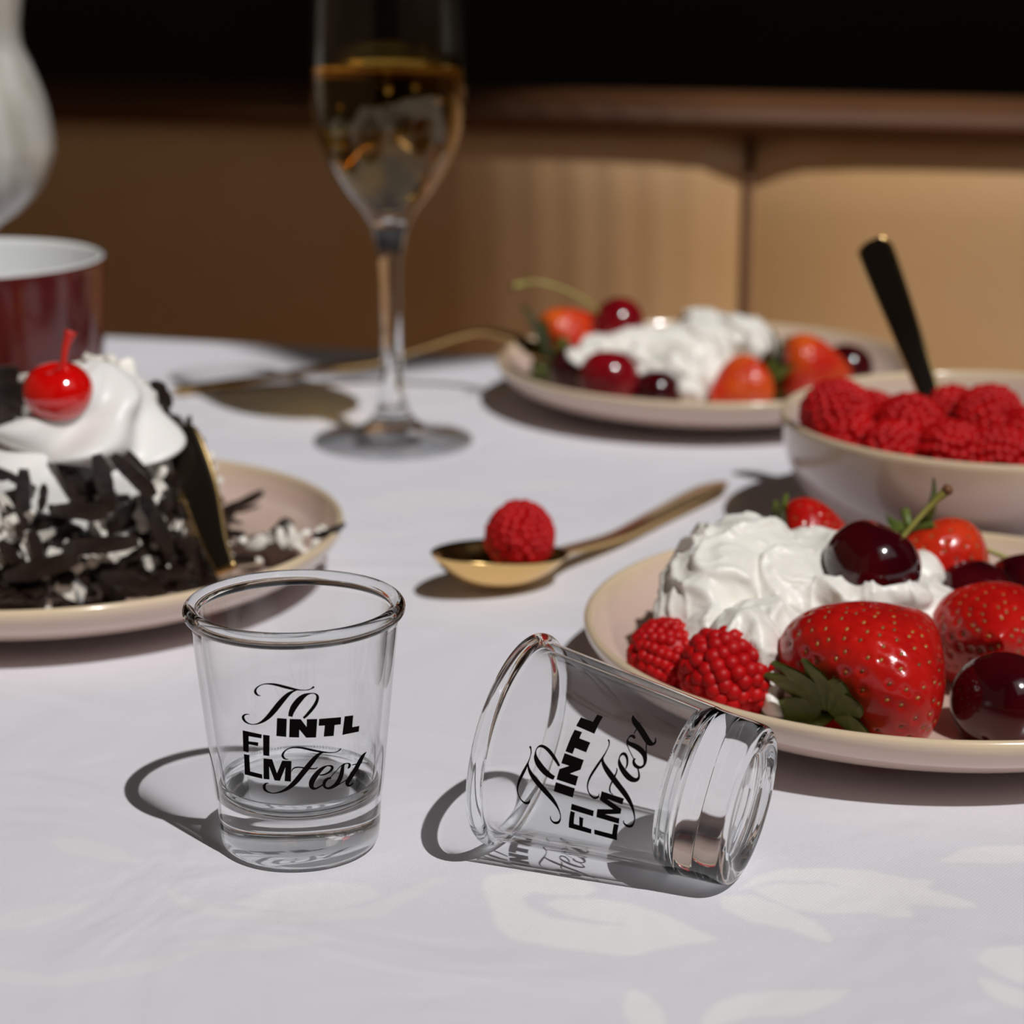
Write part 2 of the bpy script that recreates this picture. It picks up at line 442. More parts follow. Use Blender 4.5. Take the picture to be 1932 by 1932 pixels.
# ------------------------------------------------------------------ table
table = thing('dining_table', 'wooden restaurant table hidden under the white damask cloth', 'table', TB(0.1, 0.58, 0), (0, 0, ROTZ))
TE0, TE1, TN0, TN1 = -0.62, 0.62, -0.39, 0.398
obj('tabletop', box((TE0, TN0, TZ - 0.032), (TE1, TN1, TZ - 0.0022), bevel=0.003), M['table_wood'], table)
for e in (TE0 + 0.06, TE1 - 0.06):
    for n in (TN0 + 0.06, TN1 - 0.06):
        obj('leg', box((e - 0.025, n - 0.025, 0), (e + 0.025, n + 0.025, TZ - 0.031), bevel=0.003), M['table_wood'], table)

# damask motifs, outlines on the cloth as seen in the near part of the photograph
def Z8(pts): return [(860 + x / 1.8022, 1500 + y / 1.8022) for x, y in pts]
MOTIF = [
    (1.0, Z8([(85,310),(110,275),(200,262),(330,262),(440,290),(480,322),(440,345),(340,338),(260,330),(225,350),(240,380),(330,420),(470,440),(600,442),(470,428),(360,400),(300,370),(360,352),(480,352),(600,372),(720,410),(800,450),(895,492),(780,508),(680,525),(600,548),(480,535),(330,515),(190,490),(140,450),(125,390)])),
    (1.0, Z8([(900,345),(1000,338),(1100,372),(1200,420),(1260,460),(1285,500),(1240,498),(1140,455),(1000,430),(900,380)])),
    (1.0, Z8([(960,325),(1010,280),(1120,250),(1280,246),(1420,260),(1540,285),(1630,290),(1600,320),(1700,345),(1780,378),(1700,385),(1560,370),(1530,382),(1560,410),(1530,420),(1400,400),(1260,405),(1150,390),(1060,350),(1010,318),(1100,300),(1240,302),(1390,326),(1240,294),(1080,290)])),
    (0.9, Z8([(1640,228),(1720,185),(1800,172),(1932,172),(2000,180),(2060,205),(2000,225),(1850,232)])),
    (0.9, Z8([(1772,560),(1800,525),(1880,512),(1990,512),(2050,600),(1990,650),(1920,640),(1830,600)])),
    (0.9, Z8([(1770,615),(1850,640),(1932,670),(2020,720),(1960,735),(1880,715),(1800,670)])),
    (0.85, Z8([(830,770),(880,710),(960,680),(1080,668),(1345,658),(1300,700),(1180,745),(1000,755),(900,779),(850,800)])),
    (0.85, Z8([(565,720),(590,660),(650,680),(700,730),(720,790),(600,800)])),
    (0.35, [(300,1665),(360,1698),(450,1716),(560,1722),(690,1712),(820,1655),(840,1660),(720,1728),(560,1742),(430,1736),(340,1712)]),
    (0.45, [(440,1705),(500,1680),(600,1662),(690,1668),(720,1690),(640,1715),(540,1722)]),
    (0.30, [(-40,1735),(60,1712),(185,1700),(150,1722),(60,1748),(-40,1762)]),
    (0.30, [(-30,1822),(100,1842),(250,1815),(400,1785),(300,1832),(120,1862),(-30,1850)]),
    (0.35, [(90,1585),(150,1580),(220,1600),(275,1630),(200,1622),(120,1608)]),
    (0.30, [(330,1780),(420,1768),(540,1762),(640,1772),(520,1790),(400,1796)]),
]
MOTIF = [(a, np.array([atH(x, y, 0)[:2] for x, y in p])) for a, p in MOTIF]
def pinpoly(P, X, Y):
    ins = np.zeros(X.shape, bool); j = len(P) - 1
    for i in range(len(P)):
        xi, yi = P[i]; xj, yj = P[j]
        c = ((yi > Y) != (yj > Y)) & (X < (xj - xi) * (Y - yi) / (yj - yi + 1e-15) + xi)
        ins ^= c; j = i
    return ins

def tablecloth():
    # one sheet: finely meshed near the camera, coarser behind, hanging over the four sides
    E0, E1, N0, N1 = 0.1 + TE0 - 0.004, 0.1 + TE1 + 0.004, 0.58 + TN0 - 0.004, 0.58 + TN1 + 0.004
    def steps(a, b, fine0, fine1, df, dc):
        v = [a]; x = a
        while x < b - 1e-9:
            x += df if fine0 <= x < fine1 else dc
            v.append(min(x, b))
        return v
    es = steps(E0, E1, -0.27, 0.12, 0.0007, 0.006)
    ns = steps(N0, N1, 0.30, 0.50, 0.0007, 0.006)
    e = np.array(es); n = np.array(ns)
    drop = [(0.004, 0.0012), (0.006, 0.006), (0.0075, 0.03), (0.012, 0.10), (0.02, 0.20), (0.024, 0.26)]
    ee = np.concatenate([[E0 - d[0] for d in drop[::-1]], e, [E1 + d[0] for d in drop]])
    nn = np.concatenate([[N0 - d[0] for d in drop[::-1]], n, [N1 + d[0] for d in drop]])
    ze = np.concatenate([[d[1] for d in drop[::-1]], np.zeros(len(e)), [d[1] for d in drop]])
    zn = np.concatenate([[d[1] for d in drop[::-1]], np.zeros(len(n)), [d[1] for d in drop]])
    EE, NN = np.meshgrid(ee, nn, indexing='ij')
    ZZ = -np.maximum.outer(ze, zn)
    # hanging folds
    low = np.clip(-ZZ / 0.26, 0, 1)
    wav = np.sin(EE * 38) * 0.012 + np.sin(NN * 42 + 1) * 0.012
    side_n = np.sign(NN - (N0 + N1) / 2) * (np.add.outer(ze * 0, zn) > 0)
    side_e = np.sign(EE - (E0 + E1) / 2) * (np.add.outer(ze, zn * 0) > 0)
    NN2 = NN + side_n * low * (wav + 0.012); EE2 = EE + side_e * low * (wav + 0.012)
    X = EV.x * EE2 + NV.x * NN2; Y = EV.y * EE2 + NV.y * NN2
    # faint creases of the cloth lying on the table
    cr = 0.00035 * (np.sin(Y * 52 + np.sin(X * 11) * 1.3 + X * 9) * np.clip((Y - 0.55) / 0.15, 0, 1)) * (ZZ == 0)
    Z = TZ + ZZ + np.minimum(cr, 0) 
    nx, ny = X.shape
    me = bpy.data.meshes.new('tablecloth')
    co = np.stack([X, Y, Z], -1).reshape(-1, 3)
    idx = np.arange(nx * ny).reshape(nx, ny)
    q = np.stack([idx[:-1, :-1], idx[1:, :-1], idx[1:, 1:], idx[:-1, 1:]], -1).reshape(-1, 4)
    me.vertices.add(len(co)); me.vertices.foreach_set('co', co.ravel())
    me.loops.add(q.size); me.loops.foreach_set('vertex_index', q.ravel().astype(np.int32))
    me.polygons.add(len(q)); me.polygons.foreach_set('loop_start', np.arange(0, q.size, 4, dtype=np.int32))
    me.polygons.foreach_set('loop_total', np.full(len(q), 4, dtype=np.int32))
    me.update(calc_edges=True); me.validate()
    me.polygons.foreach_set('use_smooth', [True] * len(me.polygons))
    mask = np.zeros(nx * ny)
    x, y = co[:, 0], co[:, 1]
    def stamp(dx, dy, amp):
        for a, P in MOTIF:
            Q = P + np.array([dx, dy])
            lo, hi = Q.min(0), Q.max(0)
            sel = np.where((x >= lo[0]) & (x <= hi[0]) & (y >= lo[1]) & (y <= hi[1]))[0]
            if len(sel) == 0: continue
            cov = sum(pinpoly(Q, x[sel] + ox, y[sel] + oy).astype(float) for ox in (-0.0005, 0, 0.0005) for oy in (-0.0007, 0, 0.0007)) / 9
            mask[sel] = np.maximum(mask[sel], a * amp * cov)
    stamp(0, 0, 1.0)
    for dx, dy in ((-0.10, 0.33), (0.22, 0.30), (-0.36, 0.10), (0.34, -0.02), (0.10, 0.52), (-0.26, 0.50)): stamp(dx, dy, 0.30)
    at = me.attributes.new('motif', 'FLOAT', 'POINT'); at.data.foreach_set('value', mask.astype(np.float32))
    return me
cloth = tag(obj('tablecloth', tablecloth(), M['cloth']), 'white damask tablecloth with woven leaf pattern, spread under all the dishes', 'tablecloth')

# ------------------------------------------------------------------ booth bench
bench = thing('booth_bench', 'tan leather booth bench with upright panels behind the table', 'bench', TB(0, 1.28, 0), (0, 0, ROTZ))
def panel(e0, e1, z0, z1, puff=0.012):
    nu, nz = 24, 18; V = []; F = []
    for i in range(nu + 1):
        for j in range(nz + 1):
            u, v = i / nu, j / nz
            k = (1 - abs(2 * u - 1) ** 10) * (1 - abs(2 * v - 1) ** 10)
            V.append((e0 + (e1 - e0) * u, 0.010 - puff * k ** 0.6, z0 + (z1 - z0) * v))
    for i in range(nu):
        for j in range(nz):
            a = i * (nz + 1) + j
            F.append((a, a + nz + 1, a + nz + 2, a + 1))
    b = len(V); V += [(e0, 0.05, z0), (e1, 0.05, z0), (e1, 0.05, z1), (e0, 0.05, z1)]
    c = [0, nu * (nz + 1), nu * (nz + 1) + nz, nz]
    for i in range(4):
        j = (i + 1) % 4
        F.append((c[j], c[i], b + i, b + j))
    F.append((b + 3, b + 2, b + 1, b))
    return mesh('panel', V, F)
# seam position seen left of the right-hand panel
_d = ray(1405, 480); _k = 1.28 / (NV.x * _d.x + NV.y * _d.y)
seam = EV.x * _d.x * _k + EV.y * _d.y * _k
W = 0.80
for i in range(-2, 1):
    obj('back_panel', panel(seam + W * i + 0.002, seam + W * (i + 1) - 0.002, 0.42, TZ + 0.080), M['leather'], bench)
for i in range(-2, 2):
    obj('piping', tube([(seam + W * i, 0.008, 0.43), (seam + W * i, 0.008, 0.6), (seam + W * i, 0.008, TZ + 0.078)], 0.0024, 10), M['leather_cap'], bench)
obj('cap_roll', mesh('cap', *(lambda prof: (
    [(x, y, z) for x in (seam - 2 * W, seam + W) for (y, z) in prof],
    [[i, (i + 1) % len(prof), len(prof) + (i + 1) % len(prof), len(prof) + i] for i in range(len(prof))] + [list(range(len(prof)))[::-1], [len(prof) + i for i in range(len(prof))]]))(
    [(0.035 + 0.045 * math.cos(a) * 1.0, TZ + 0.091 + 0.0135 * math.sin(a)) for a in [2 * PI * k / 24 for k in range(24)]])), M['leather_cap'], bench)
obj('backboard', box((seam - 2 * W, 0.05, 0), (seam + W, 0.08, TZ + 0.085)), M['wood_dark'], bench)
obj('seat', box((seam - 2 * W, -0.20, 0.30), (seam + W, 0.02, 0.44), bevel=0.03, seg=4), M['leather'], bench)
obj('plinth', box((seam - 2 * W, -0.16, 0), (seam + W, 0.05, 0.30)), M['wood_dark'], bench)

# ------------------------------------------------------------------ shot glasses
SG = spline([(0,1.9),(6,1.9),(11.0,1.6),(13.0,0.8),(14.4,0.15),(15.6,0.0),(16.8,0.25),(17.7,1.1),(18.1,2.6),(18.35,6.0),(18.7,11.0),(18.95,13.0),(19.2,14.5),
             (20.4,26.0),(21.7,39.0),(22.9,51.0),(23.15,53.2),(23.6,54.2),(24.3,54.9),(24.75,55.9),(24.7,57.0),(24.1,57.8),(23.2,58.05),(22.3,57.7),(21.7,56.8),(21.4,55.0),
             (20.6,46.0),(19.2,32.0),(18.0,20.0),(17.5,16.0),(17.0,14.4),(16.0,13.1),(14.4,12.4),(11.0,12.1),(6.0,12.0),(0,12.0)], 6)
SG = [(max(0, p[0]) * MM, p[1] * MM) for p in SG]
def near(r, z, a=0, b=None):
    return min(range(a, b or len(SG)), key=lambda i: abs(SG[i][0] - r * MM) + abs(SG[i][1] - z * MM))
iA = near(19.0, 13.4, 0, 90); iB = near(23.15, 53.2, iA, 110)          # outer wall from the thick base to the bead
iC = near(21.4, 55.2, iB); iD = near(17.6, 16.6, iC)                   # inner wall from the bead to the floor
wall_me = joinmesh([(lathe(SG[iA:iB + 1], 160), Matrix()), (lathe(SG[iC:iD + 1], 160), Matrix())], 'shot_glass_wall')
rim_me = lathe([((23.05 + 1.72 * math.cos(a)) * MM, (56.15 + 1.85 * math.sin(a)) * MM) for a in [2 * PI * k / 40 for k in range(41)]], 160, 'shot_glass_rim')
base_me = lathe(SG[:iA + 1] + [((SG[iA][0] * (1 - t) + SG[iD][0] * t), (SG[iA][1] * (1 - t) + SG[iD][1] * t)) for t in (0.34, 0.67)] + SG[iD:], 160, 'shot_glass_base')
GX = atH(568, 1587, 0.0)                    # foot of the standing glass
# --- artwork, traced in a 7.156x enlargement of the label (origin 440, 1270)
STROKES = [
 [(372,315,8),(345,312,18),(318,295,30),(300,265,36),(303,235,30),(330,200,20),(380,170,14),(440,156,16),(520,158,26),(600,172,34),(680,193,38),(760,213,36),(830,228,28),(900,238,16),(960,240,12),(1010,236,14),(1050,222,16),(1080,203,26),(1088,190,26)],
 [(860,240,12),(800,260,30),(740,300,52),(680,360,68),(620,430,76),(560,505,76),(500,575,68),(440,632,52),(380,672,32),(320,696,18),(260,702,12),(210,690,18),(165,662,28),(140,625,36),(138,595,34),(160,572,22),(190,566,14),(222,570,6)],
 [(772,597,60),(785,540,72),(815,475,84),(860,410,84),(910,355,76),(965,312,52),(1020,290,24),(1070,283,14),(1110,292,20),(1136,320,36),(1136,365,42),(1112,425,46),(1072,485,46),(1026,540,44),(985,585,38),(948,618,30)],
 [(745,1170,8),(715,1172,16),(685,1155,28),(668,1122,34),(680,1085,26),(715,1048,18),(770,1022,16),(840,1012,20),(920,1018,26),(1000,1034,30),(1080,1052,30),(1160,1068,28),(1230,1078,22),(1300,1083,14),(1370,1078,12),(1415,1063,14),(1442,1040,18),(1448,1026,14)],
 [(1215,1080,14),(1165,1100,34),(1110,1150,56),(1050,1220,70),(990,1295,74),(925,1375,74),(860,1455,72),(795,1520,62),(730,1570,46),(660,1605,30),(590,1625,18),(530,1630,14),(470,1612,22),(430,1580,36),(420,1540,40),(435,1508,28),(460,1496,16),(485,1500,6)],
 [(790,1340,8),(800,1310,14),(830,1288,20),(880,1280,18),(940,1286,20),(1010,1295,24),(1070,1300,18),(1115,1296,16),(1140,1280,8)],
 [(1160,1385,14),(1215,1382,22),(1280,1355,26),(1325,1315,34),(1335,1280,40),(1310,1262,24),(1265,1262,16),(1210,1290,40),(1150,1345,60),(1095,1415,72),(1060,1480,74),(1055,1530,62),(1075,1562,44),(1115,1568,26),(1165,1545,20),(1215,1510,16),(1255,1465,14),(1300,1420,12)],
 [(1300,1430,12),(1380,1340,10),(1450,1265,12),(1500,1230,14)],
 [(1545,1298,14),(1565,1270,34),(1568,1240,30),(1535,1228,14),(1500,1238,20),(1478,1270,40),(1470,1320,52),(1455,1390,58),(1430,1450,60),(1390,1510,54),(1330,1550,40),(1275,1565,30),(1235,1545,34),(1225,1505,44),(1245,1460,40),(1285,1430,28),(1320,1432,24)],
 [(1400,1530,12),(1470,1485,12),(1530,1450,14)],
 [(1795,1075,6),(1765,1105,30),(1735,1150,48),(1700,1215,56),(1660,1290,58),(1610,1370,60),(1565,1440,60),(1540,1490,56),(1545,1520,44),(1570,1528,26),(1600,1512,14),(1622,1492,8)],
 [(1600,1250,12),(1650,1240,14),(1700,1228,14),(1738,1218,12)]]
POLYS = [
 [(592,616),(725,626),(717,872),(583,860)],
 [(762,628),(912,632),(990,735),(993,632),(1135,628),(1118,880),(985,882),(893,772),(890,880),(755,876)],
 [(1158,628),(1455,604),(1450,702),(1368,712),(1355,858),(1220,868),(1235,718),(1152,722)],
 [(1502,594),(1618,580),(1605,740),(1700,722),(1692,800),(1470,845)],
 [(130,782),(388,838),(384,892),(212,862),(212,930),(342,945),(338,996),(214,972),(210,1080),(140,1062)],
 [(405,840),(494,852),(490,1130),(407,1120)],
 [(148,1102),(220,1116),(232,1336),(392,1376),(398,1436),(160,1378)],
 [(410,1160),(528,1172),(592,1362),(662,1190),(788,1196),(780,1475),(694,1468),(706,1280),(632,1465),(560,1458),(488,1270),(492,1446),(412,1438)]]
# outer wall of the glass as a cone: radius = RA + RB * z
RA, RB = 0.019215 - 0.0145 * (0.0229 - 0.0192) / (0.051 - 0.0145), (0.0229 - 0.0192) / (0.051 - 0.0145)
def unwrap(zx, zy):
    """artwork point -> (angle, height) on the wall of the standing glass"""
    d = ray(440 + zx / 7.1556, 1270 + zy / 7.1556)
    ox, oy, oz = -GX.x, -GX.y, HC
    A = d.x ** 2 + d.y ** 2 - RB ** 2 * d.z ** 2
    B = 2 * (ox * d.x + oy * d.y - RB * d.z * (RA + RB * oz))
    C = ox ** 2 + oy ** 2 - (RA + RB * oz) ** 2
    k = (-B - math.sqrt(B * B - 4 * A * C)) / (2 * A)
    x, y, z = ox + d.x * k, oy + d.y * k, oz + d.z * k
    return math.atan2(x, -y), z
_wz = [p[1] for p in SG[60:96]]; _wr = [p[0] for p in SG[60:96]]
def wall_r(z): return float(np.interp(z, _wz, _wr))
def print_mesh(kind, geo):
    bm = bmesh.new()
    if kind == 'stroke':
        S = spline(geo, 5); L = []; R = []
        for i, p in enumerate(S):
            t = S[min(i + 1, len(S) - 1)][:2] - S[max(i - 1, 0)][:2]; t = t / (np.linalg.norm(t) + 1e-9)
            n = np.array([-t[1], t[0]]); w = max(p[2], 4) / 2
            L.append(p[:2] + n * w); R.append(p[:2] - n * w)
        rows = [[L[i] + (R[i] - L[i]) * k / 3 for k in range(4)] for i in range(len(S))]
        vs = [[bm.verts.new((q[0], q[1], 0)) for q in r] for r in rows]
        for i in range(len(S) - 1):
            for k in range(3):
                bm.faces.new((vs[i][k], vs[i][k + 1], vs[i + 1][k + 1], vs[i + 1][k]))
    else:
        vs = [bm.verts.new((x, y, 0)) for x, y in geo]
        for t in tessellate_polygon([[Vector((x, y, 0)) for x, y in geo]]): bm.faces.new([vs[i] for i in t])
        x = 0
        while x < 1900:
            bmesh.ops.bisect_plane(bm, geom=bm.verts[:] + bm.edges[:] + bm.faces[:], plane_co=(x, 0, 0), plane_no=(1, 0, 0)); x += 45
    for v in bm.verts:
        a, z = unwrap(v.co.x, v.co.y); r = wall_r(z) + 0.00007
        v.co = (r * math.sin(a), -r * math.cos(a), z)
    bmesh.ops.recalc_face_normals(bm, faces=bm.faces[:])
    m = bpy.data.meshes.new('lettering'); bm.to_mesh(m); bm.free()
    return m
PRINT = [print_mesh('stroke', s) for s in STROKES] + [print_mesh('poly', p) for p in POLYS]
# words: To, Fest (script), INTL, FI LM (block)
WORDS = [joinmesh([(PRINT[i], Matrix()) for i in ids], 'lettering') for ids in ((0, 1, 2), (12, 13, 14, 15), (16, 17, 18, 19), (3, 4, 5, 6, 7, 8, 9, 10, 11))]
iE = near(13.6, 0.5, 0, 60); iF = near(16.4, 13.4, iD)
shell_me = joinmesh([(lathe(SG[iE:iA + 1] + [((SG[iA][0] * (1 - t) + SG[iD][0] * t), (SG[iA][1] * (1 - t) + SG[iD][1] * t)) for t in (0.34, 0.67)] + SG[iD:iF + 1], 160), Matrix())], 'shot_glass_base')
floor_me = joinmesh([(lathe(SG[:iE + 1], 160), Matrix()), (lathe(SG[iF:], 160), Matrix())], 'shot_glass_floor')
def shot_glass(label, loc, rot):
    t = thing('shot_glass', label, 'shot glass', loc, rot, 'printed shot glasses')
    obj('wall', wall_me, M['glass_wall'], t); obj('rim', rim_me, M['glass'], t); 
    if rot is None: obj('base', shell_me, M['glass'], t); obj('floor', floor_me, M['glass_wall'], t)
    else: obj('base', base_me, M['glass'], t)
    for w in WORDS: obj('lettering', w, M['ink'], t)
    return t
shot_glass('clear shot glass standing upright, black festival lettering on its front', (GX.x, GX.y, TZ + 0.0002), None)
# the tipped glass rests on its rim bead and its foot edge
p_rim = atH(950, 1580, 0); p_base = atH(1394, 1662, 0)
ax = Vector((p_rim.x - p_base.x, p_rim.y - p_base.y, 0)).normalized()    # from foot to rim, level
slope = math.atan2(0.02475 - 0.0181, 0.056 - 0.0026)
zaxis = (ax * math.cos(slope) + Vector((0, 0, 1)) * math.sin(slope)).normalized()
ydown = Vector((0, 0, -1)); ydown = (ydown - zaxis * ydown.dot(zaxis)).normalized()
ROLL = math.radians(-82)      # turn about its own axis: label towards the camera
xr = ydown.cross(zaxis).normalized()
base_rot = Matrix((xr, ydown, zaxis)).transposed().to_quaternion()
rot = base_rot @ Quaternion((0, 0, 1), ROLL)
foot = Vector((p_base.x, p_base.y, TZ)) + Vector((0, 0, 0.0181 * math.cos(slope) - 0.0026 * math.sin(slope) + 0.0003)) - ax * (0.0026)
tipped = shot_glass('clear shot glass lying on its side, rim to the left, beside the strawberry plate', foot, rot)

# ------------------------------------------------------------------ champagne flute
FL = spline([(0,1.2),(8,1.0),(24,0.4),(30.5,0.05),(32.3,0.5),(32.5,1.3),(31.2,2.1),(24,3.6),(14,6.6),(8.0,11.5),(5.6,19),(4.4,32),(4.1,50),(4.3,66),(5.1,78),(7.2,86.5),
             (10.6,93.5),(18.4,103.5),(24.6,114.5),(28.6,126),(30.2,138),(30.3,150),(29.4,172),(27.6,200),(26.0,226),(25.6,227.2),(25.0,226.4),
             (26.3,200),(28.1,172),(29.0,150),(28.9,138),(27.3,126.3),(23.2,115.2),(16.8,104.8),(9.0,97.0),(4.0,94.2),(0,93.6)], 5)
FL = [(max(0, p[0]) * MM, p[1] * MM) for p in FL]
def first(cond, a=0):
    return next(i for i in range(a, len(FL)) if cond(FL[i]))
k1 = first(lambda p: p[1] > 0.0062); k2 = first(lambda p: p[1] > 0.088)
fp = atH(742, 836, 0)
flute = thing('champagne_flute', 'tall champagne flute half filled with pale golden sparkling wine', 'champagne flute', (fp.x, fp.y, TZ + 0.0002))
k3 = first(lambda p: p[1] > 0.226)
obj('foot', lathe(FL[:k1 + 1], 112, 'flute_foot'), M['glass_wall'], flute)
obj('stem', lathe([(0, FL[k1][1])] + FL[k1:k2 + 1] + [(0, FL[k2][1] + 0.002)], 64, 'flute_stem'), M['flute_glass'], flute)
obj('bowl', lathe(FL[k2:], 112, 'flute_bowl'), M['glass_wall'], flute)
inner = [p for p in FL[first(lambda p: p[1] > 0.226):] if p[1] < 0.152]
wine_prof = [(p[0] + 0.00025 if p[0] > 0 else 0, p[1] - (0.0002 if p[0] < 0.012 else 0)) for p in inner[::-1]]
wine_prof += [(wine_prof[-1][0] - 0.0006, 0.1513), (wine_prof[-1][0] - 0.002, 0.1508), (0.012, 0.1506), (0, 0.1506)]
wine_o = obj('sparkling_wine', lathe(wine_prof, 112, 'wine'), M['wine'], flute)
random.seed(5)
bub = []
ico = bmesh.new(); bmesh.ops.create_icosphere(ico, subdivisions=2, radius=1.0); icm = bpy.data.meshes.new('ico'); ico.to_mesh(icm); ico.free()
for i in range(26):
    a = random.uniform(0, 2 * PI); z = random.uniform(0.100, 0.149)
    rmax = np.interp(z, [0.094, 0.105, 0.115, 0.126, 0.138, 0.15], [0.003, 0.0165, 0.023, 0.027, 0.0285, 0.0285])
    r = rmax * (0.96 if i % 3 else random.random())
    bub.append((icm, Matrix.Translation((r * math.cos(a), r * math.sin(a), z)) @ Matrix.Scale(random.uniform(0.0005, 0.0010), 4)))
bo = obj('bubbles', joinmesh(bub, 'bubbles'), glassmat('bubble_air', (1, 1, 1), 0.75), flute); bo['kind'] = 'stuff'

# ------------------------------------------------------------------ stoneware
PLP = mmprof([(0,3),(48,3),(50,2.2),(51.5,0.3),(53.5,0),(55.5,0.4),(57,3.0),(64,4.6),(75,6.3),(83,9.0),(88.5,12.6),(91.4,16.4),(92.3,18.8),(92.0,20.0),(91.0,20.4),(90.0,19.8),(88.4,16.8),(85.0,12.6),(80,10.0),(72,8.2),(55,7.2),(30,7),(0,7)], 5)
plate_me = lathe(PLP, 160, 'plate')
BOP = mmprof([(0,3),(36,3),(37.5,2),(38.5,0.3),(40.5,0),(42.5,0.4),(44,3),(52,5.6),(61,11),(68,19),(72,29),(74,39),(74.1,41.4),(73.2,42.4),(72.0,42.0),(71.2,40),(69.5,30),(65,20),(57,12.5),(45,8.4),(25,7),(0,7)], 5)
def plate(label, x, y):
    return tag(obj('plate', plate_me, M['plate'], None, (x, y, TZ + 0.0002)), label, 'plate', 'pink stoneware dessert plates')
PR = (0.112, 0.551); PB = (0.0855, 0.914); PL = (-0.146, 0.648)
plate('pink stoneware plate at the right front, holding strawberries and whipped cream', *PR)
plate('pink stoneware plate at the back, holding cherries and whipped cream', *PB)
plate('pink stoneware plate at the left under the chocolate cake', *PL)
BW = (0.166, 0.706)
tag(obj('bowl', lathe(BOP, 160, 'bowl'), M['bowl'], None, (BW[0], BW[1], TZ + 0.0002)), 'lilac stoneware bowl with cream rim, full of raspberries', 'bowl')
FLOOR = TZ + 0.0074   # inside floor of the plates

# ------------------------------------------------------------------ fruit builders
def berry_prof(v, L, R):
    """radius of a strawberry, v 0 (calyx) .. 1 (tip)"""
    return R * (math.sin(PI * min(1, (v + 0.0) ** 0.62)) ** 0.72) * (1.0 - 0.10 * v)
def strawberry_meshes(L, R, nseed, seed):
    rnd = random.Random(seed)
    nv, nu = 90, 132
    co = np.zeros((nv + 1, nu, 3))
    def surf(u, v):
        a = 2 * PI * u
        r = berry_prof(v, L, R) * (1 + 0.045 * math.sin(3 * a + seed) + 0.03 * math.sin(2 * a + 2 * seed))
        z = L * v - 0.10 * L * math.exp(-((r / R) / 0.35) ** 2) * -1 * (1 if v < 0.2 else 0)
        return (r * math.cos(a), r * math.sin(a), z)
    for i in range(nv + 1):
        for j in range(nu): co[i, j] = surf(j / nu, i / nv)
    P = co.reshape(-1, 3)
    S = []
    for k in range(nseed):
        v = 0.05 + 0.93 * (k + 0.5) / nseed
        # equal-area like spacing
        u = (k * 0.618034 + rnd.uniform(-0.012, 0.012)) % 1.0
        S.append((u, v + rnd.uniform(-0.01, 0.01)))
    # denser where the berry is wide: drop seeds near the ends
    S = [s for s in S if rnd.random() < 0.25 + 0.85 * berry_prof(min(max(s[1], 0.01), 0.99), L, R) / R]
    C = np.array([surf(u, v) for u, v in S])
    cen = np.array([0, 0, L * 0.45])
    nrm = P - cen; nrm /= np.linalg.norm(nrm, axis=1)[:, None]
    disp = np.zeros(len(P)); sg = 0.00085
    for c in C:
        d2 = ((P - c) ** 2).sum(1)
        disp -= 0.00070 * np.exp(-d2 / (sg * sg)); disp += 0.00012 * np.exp(-d2 / (4 * sg * sg))
    P2 = P + nrm * np.maximum(disp, -0.00075)[:, None]
    F = []
    for i in range(nv):
        for j in range(nu):
            k = (j + 1) % nu
            F.append((i * nu + j, i * nu + k, (i + 1) * nu + k, (i + 1) * nu + j))
    flesh = mesh('strawberry_flesh', P2, F)
    items = []
    for c in C:
        n = Vector(c - cen).normalized()
        along = Vector((0, 0, 1)); along = (along - n * along.dot(n)).normalized(); s = along.cross(n)
        mx = Matrix((s, along, n)).transposed().to_4x4()
        mx = Matrix.Translation(Vector(c) - n * 0.00042) @ mx @ Matrix.Diagonal((0.00046, 0.00074, 0.00032, 1))
        items.append((OCT, mx))
    return flesh, joinmesh(items, 'strawberry_seeds')
_b = bmesh.new(); bmesh.ops.create_icosphere(_b, subdivisions=1, radius=1.0); OCT = bpy.data.meshes.new('oct'); _b.to_mesh(OCT); _b.free()
def sepal_mesh(L, Wd, curl):
    V = []; F = []; n = 8
    for i in range(n + 1):
        t = i / n
        w = Wd * (math.sin(PI * (0.12 + 0.88 * t)) ** 0.8) * (1 - 0.25 * t) if t < 1 else 0.0002
        x = L * t; z = curl * L * (t ** 2) + 0.0006
        for s, dz in ((-1, 0.0006), (-0.5, 0.0002), (0, -0.0002), (0.5, 0.0002), (1, 0.0006)):
            V.append((x, s * w / 2, z + dz))
    for i in range(n):
        for j in range(4):
            a = i * 5 + j; F.append((a, a + 5, a + 6, a + 1))
    k = len(V); V += [(a, b, c - 0.0004) for a, b, c in V]
    F += [tuple(reversed([i + k for i in f])) for f in F]
    return mesh('sepal', V, F)
SEP = [sepal_mesh(0.014, 0.0065, -0.30), sepal_mesh(0.012, 0.0055, -0.75), sepal_mesh(0.013, 0.006, 0.15)]
SB = [strawberry_meshes(0.037, 0.0205, 300, 1), strawberry_meshes(0.034, 0.0165, 190, 2), strawberry_meshes(0.030, 0.0145, 150, 3)]
SBL = [0.037, 0.034, 0.030]
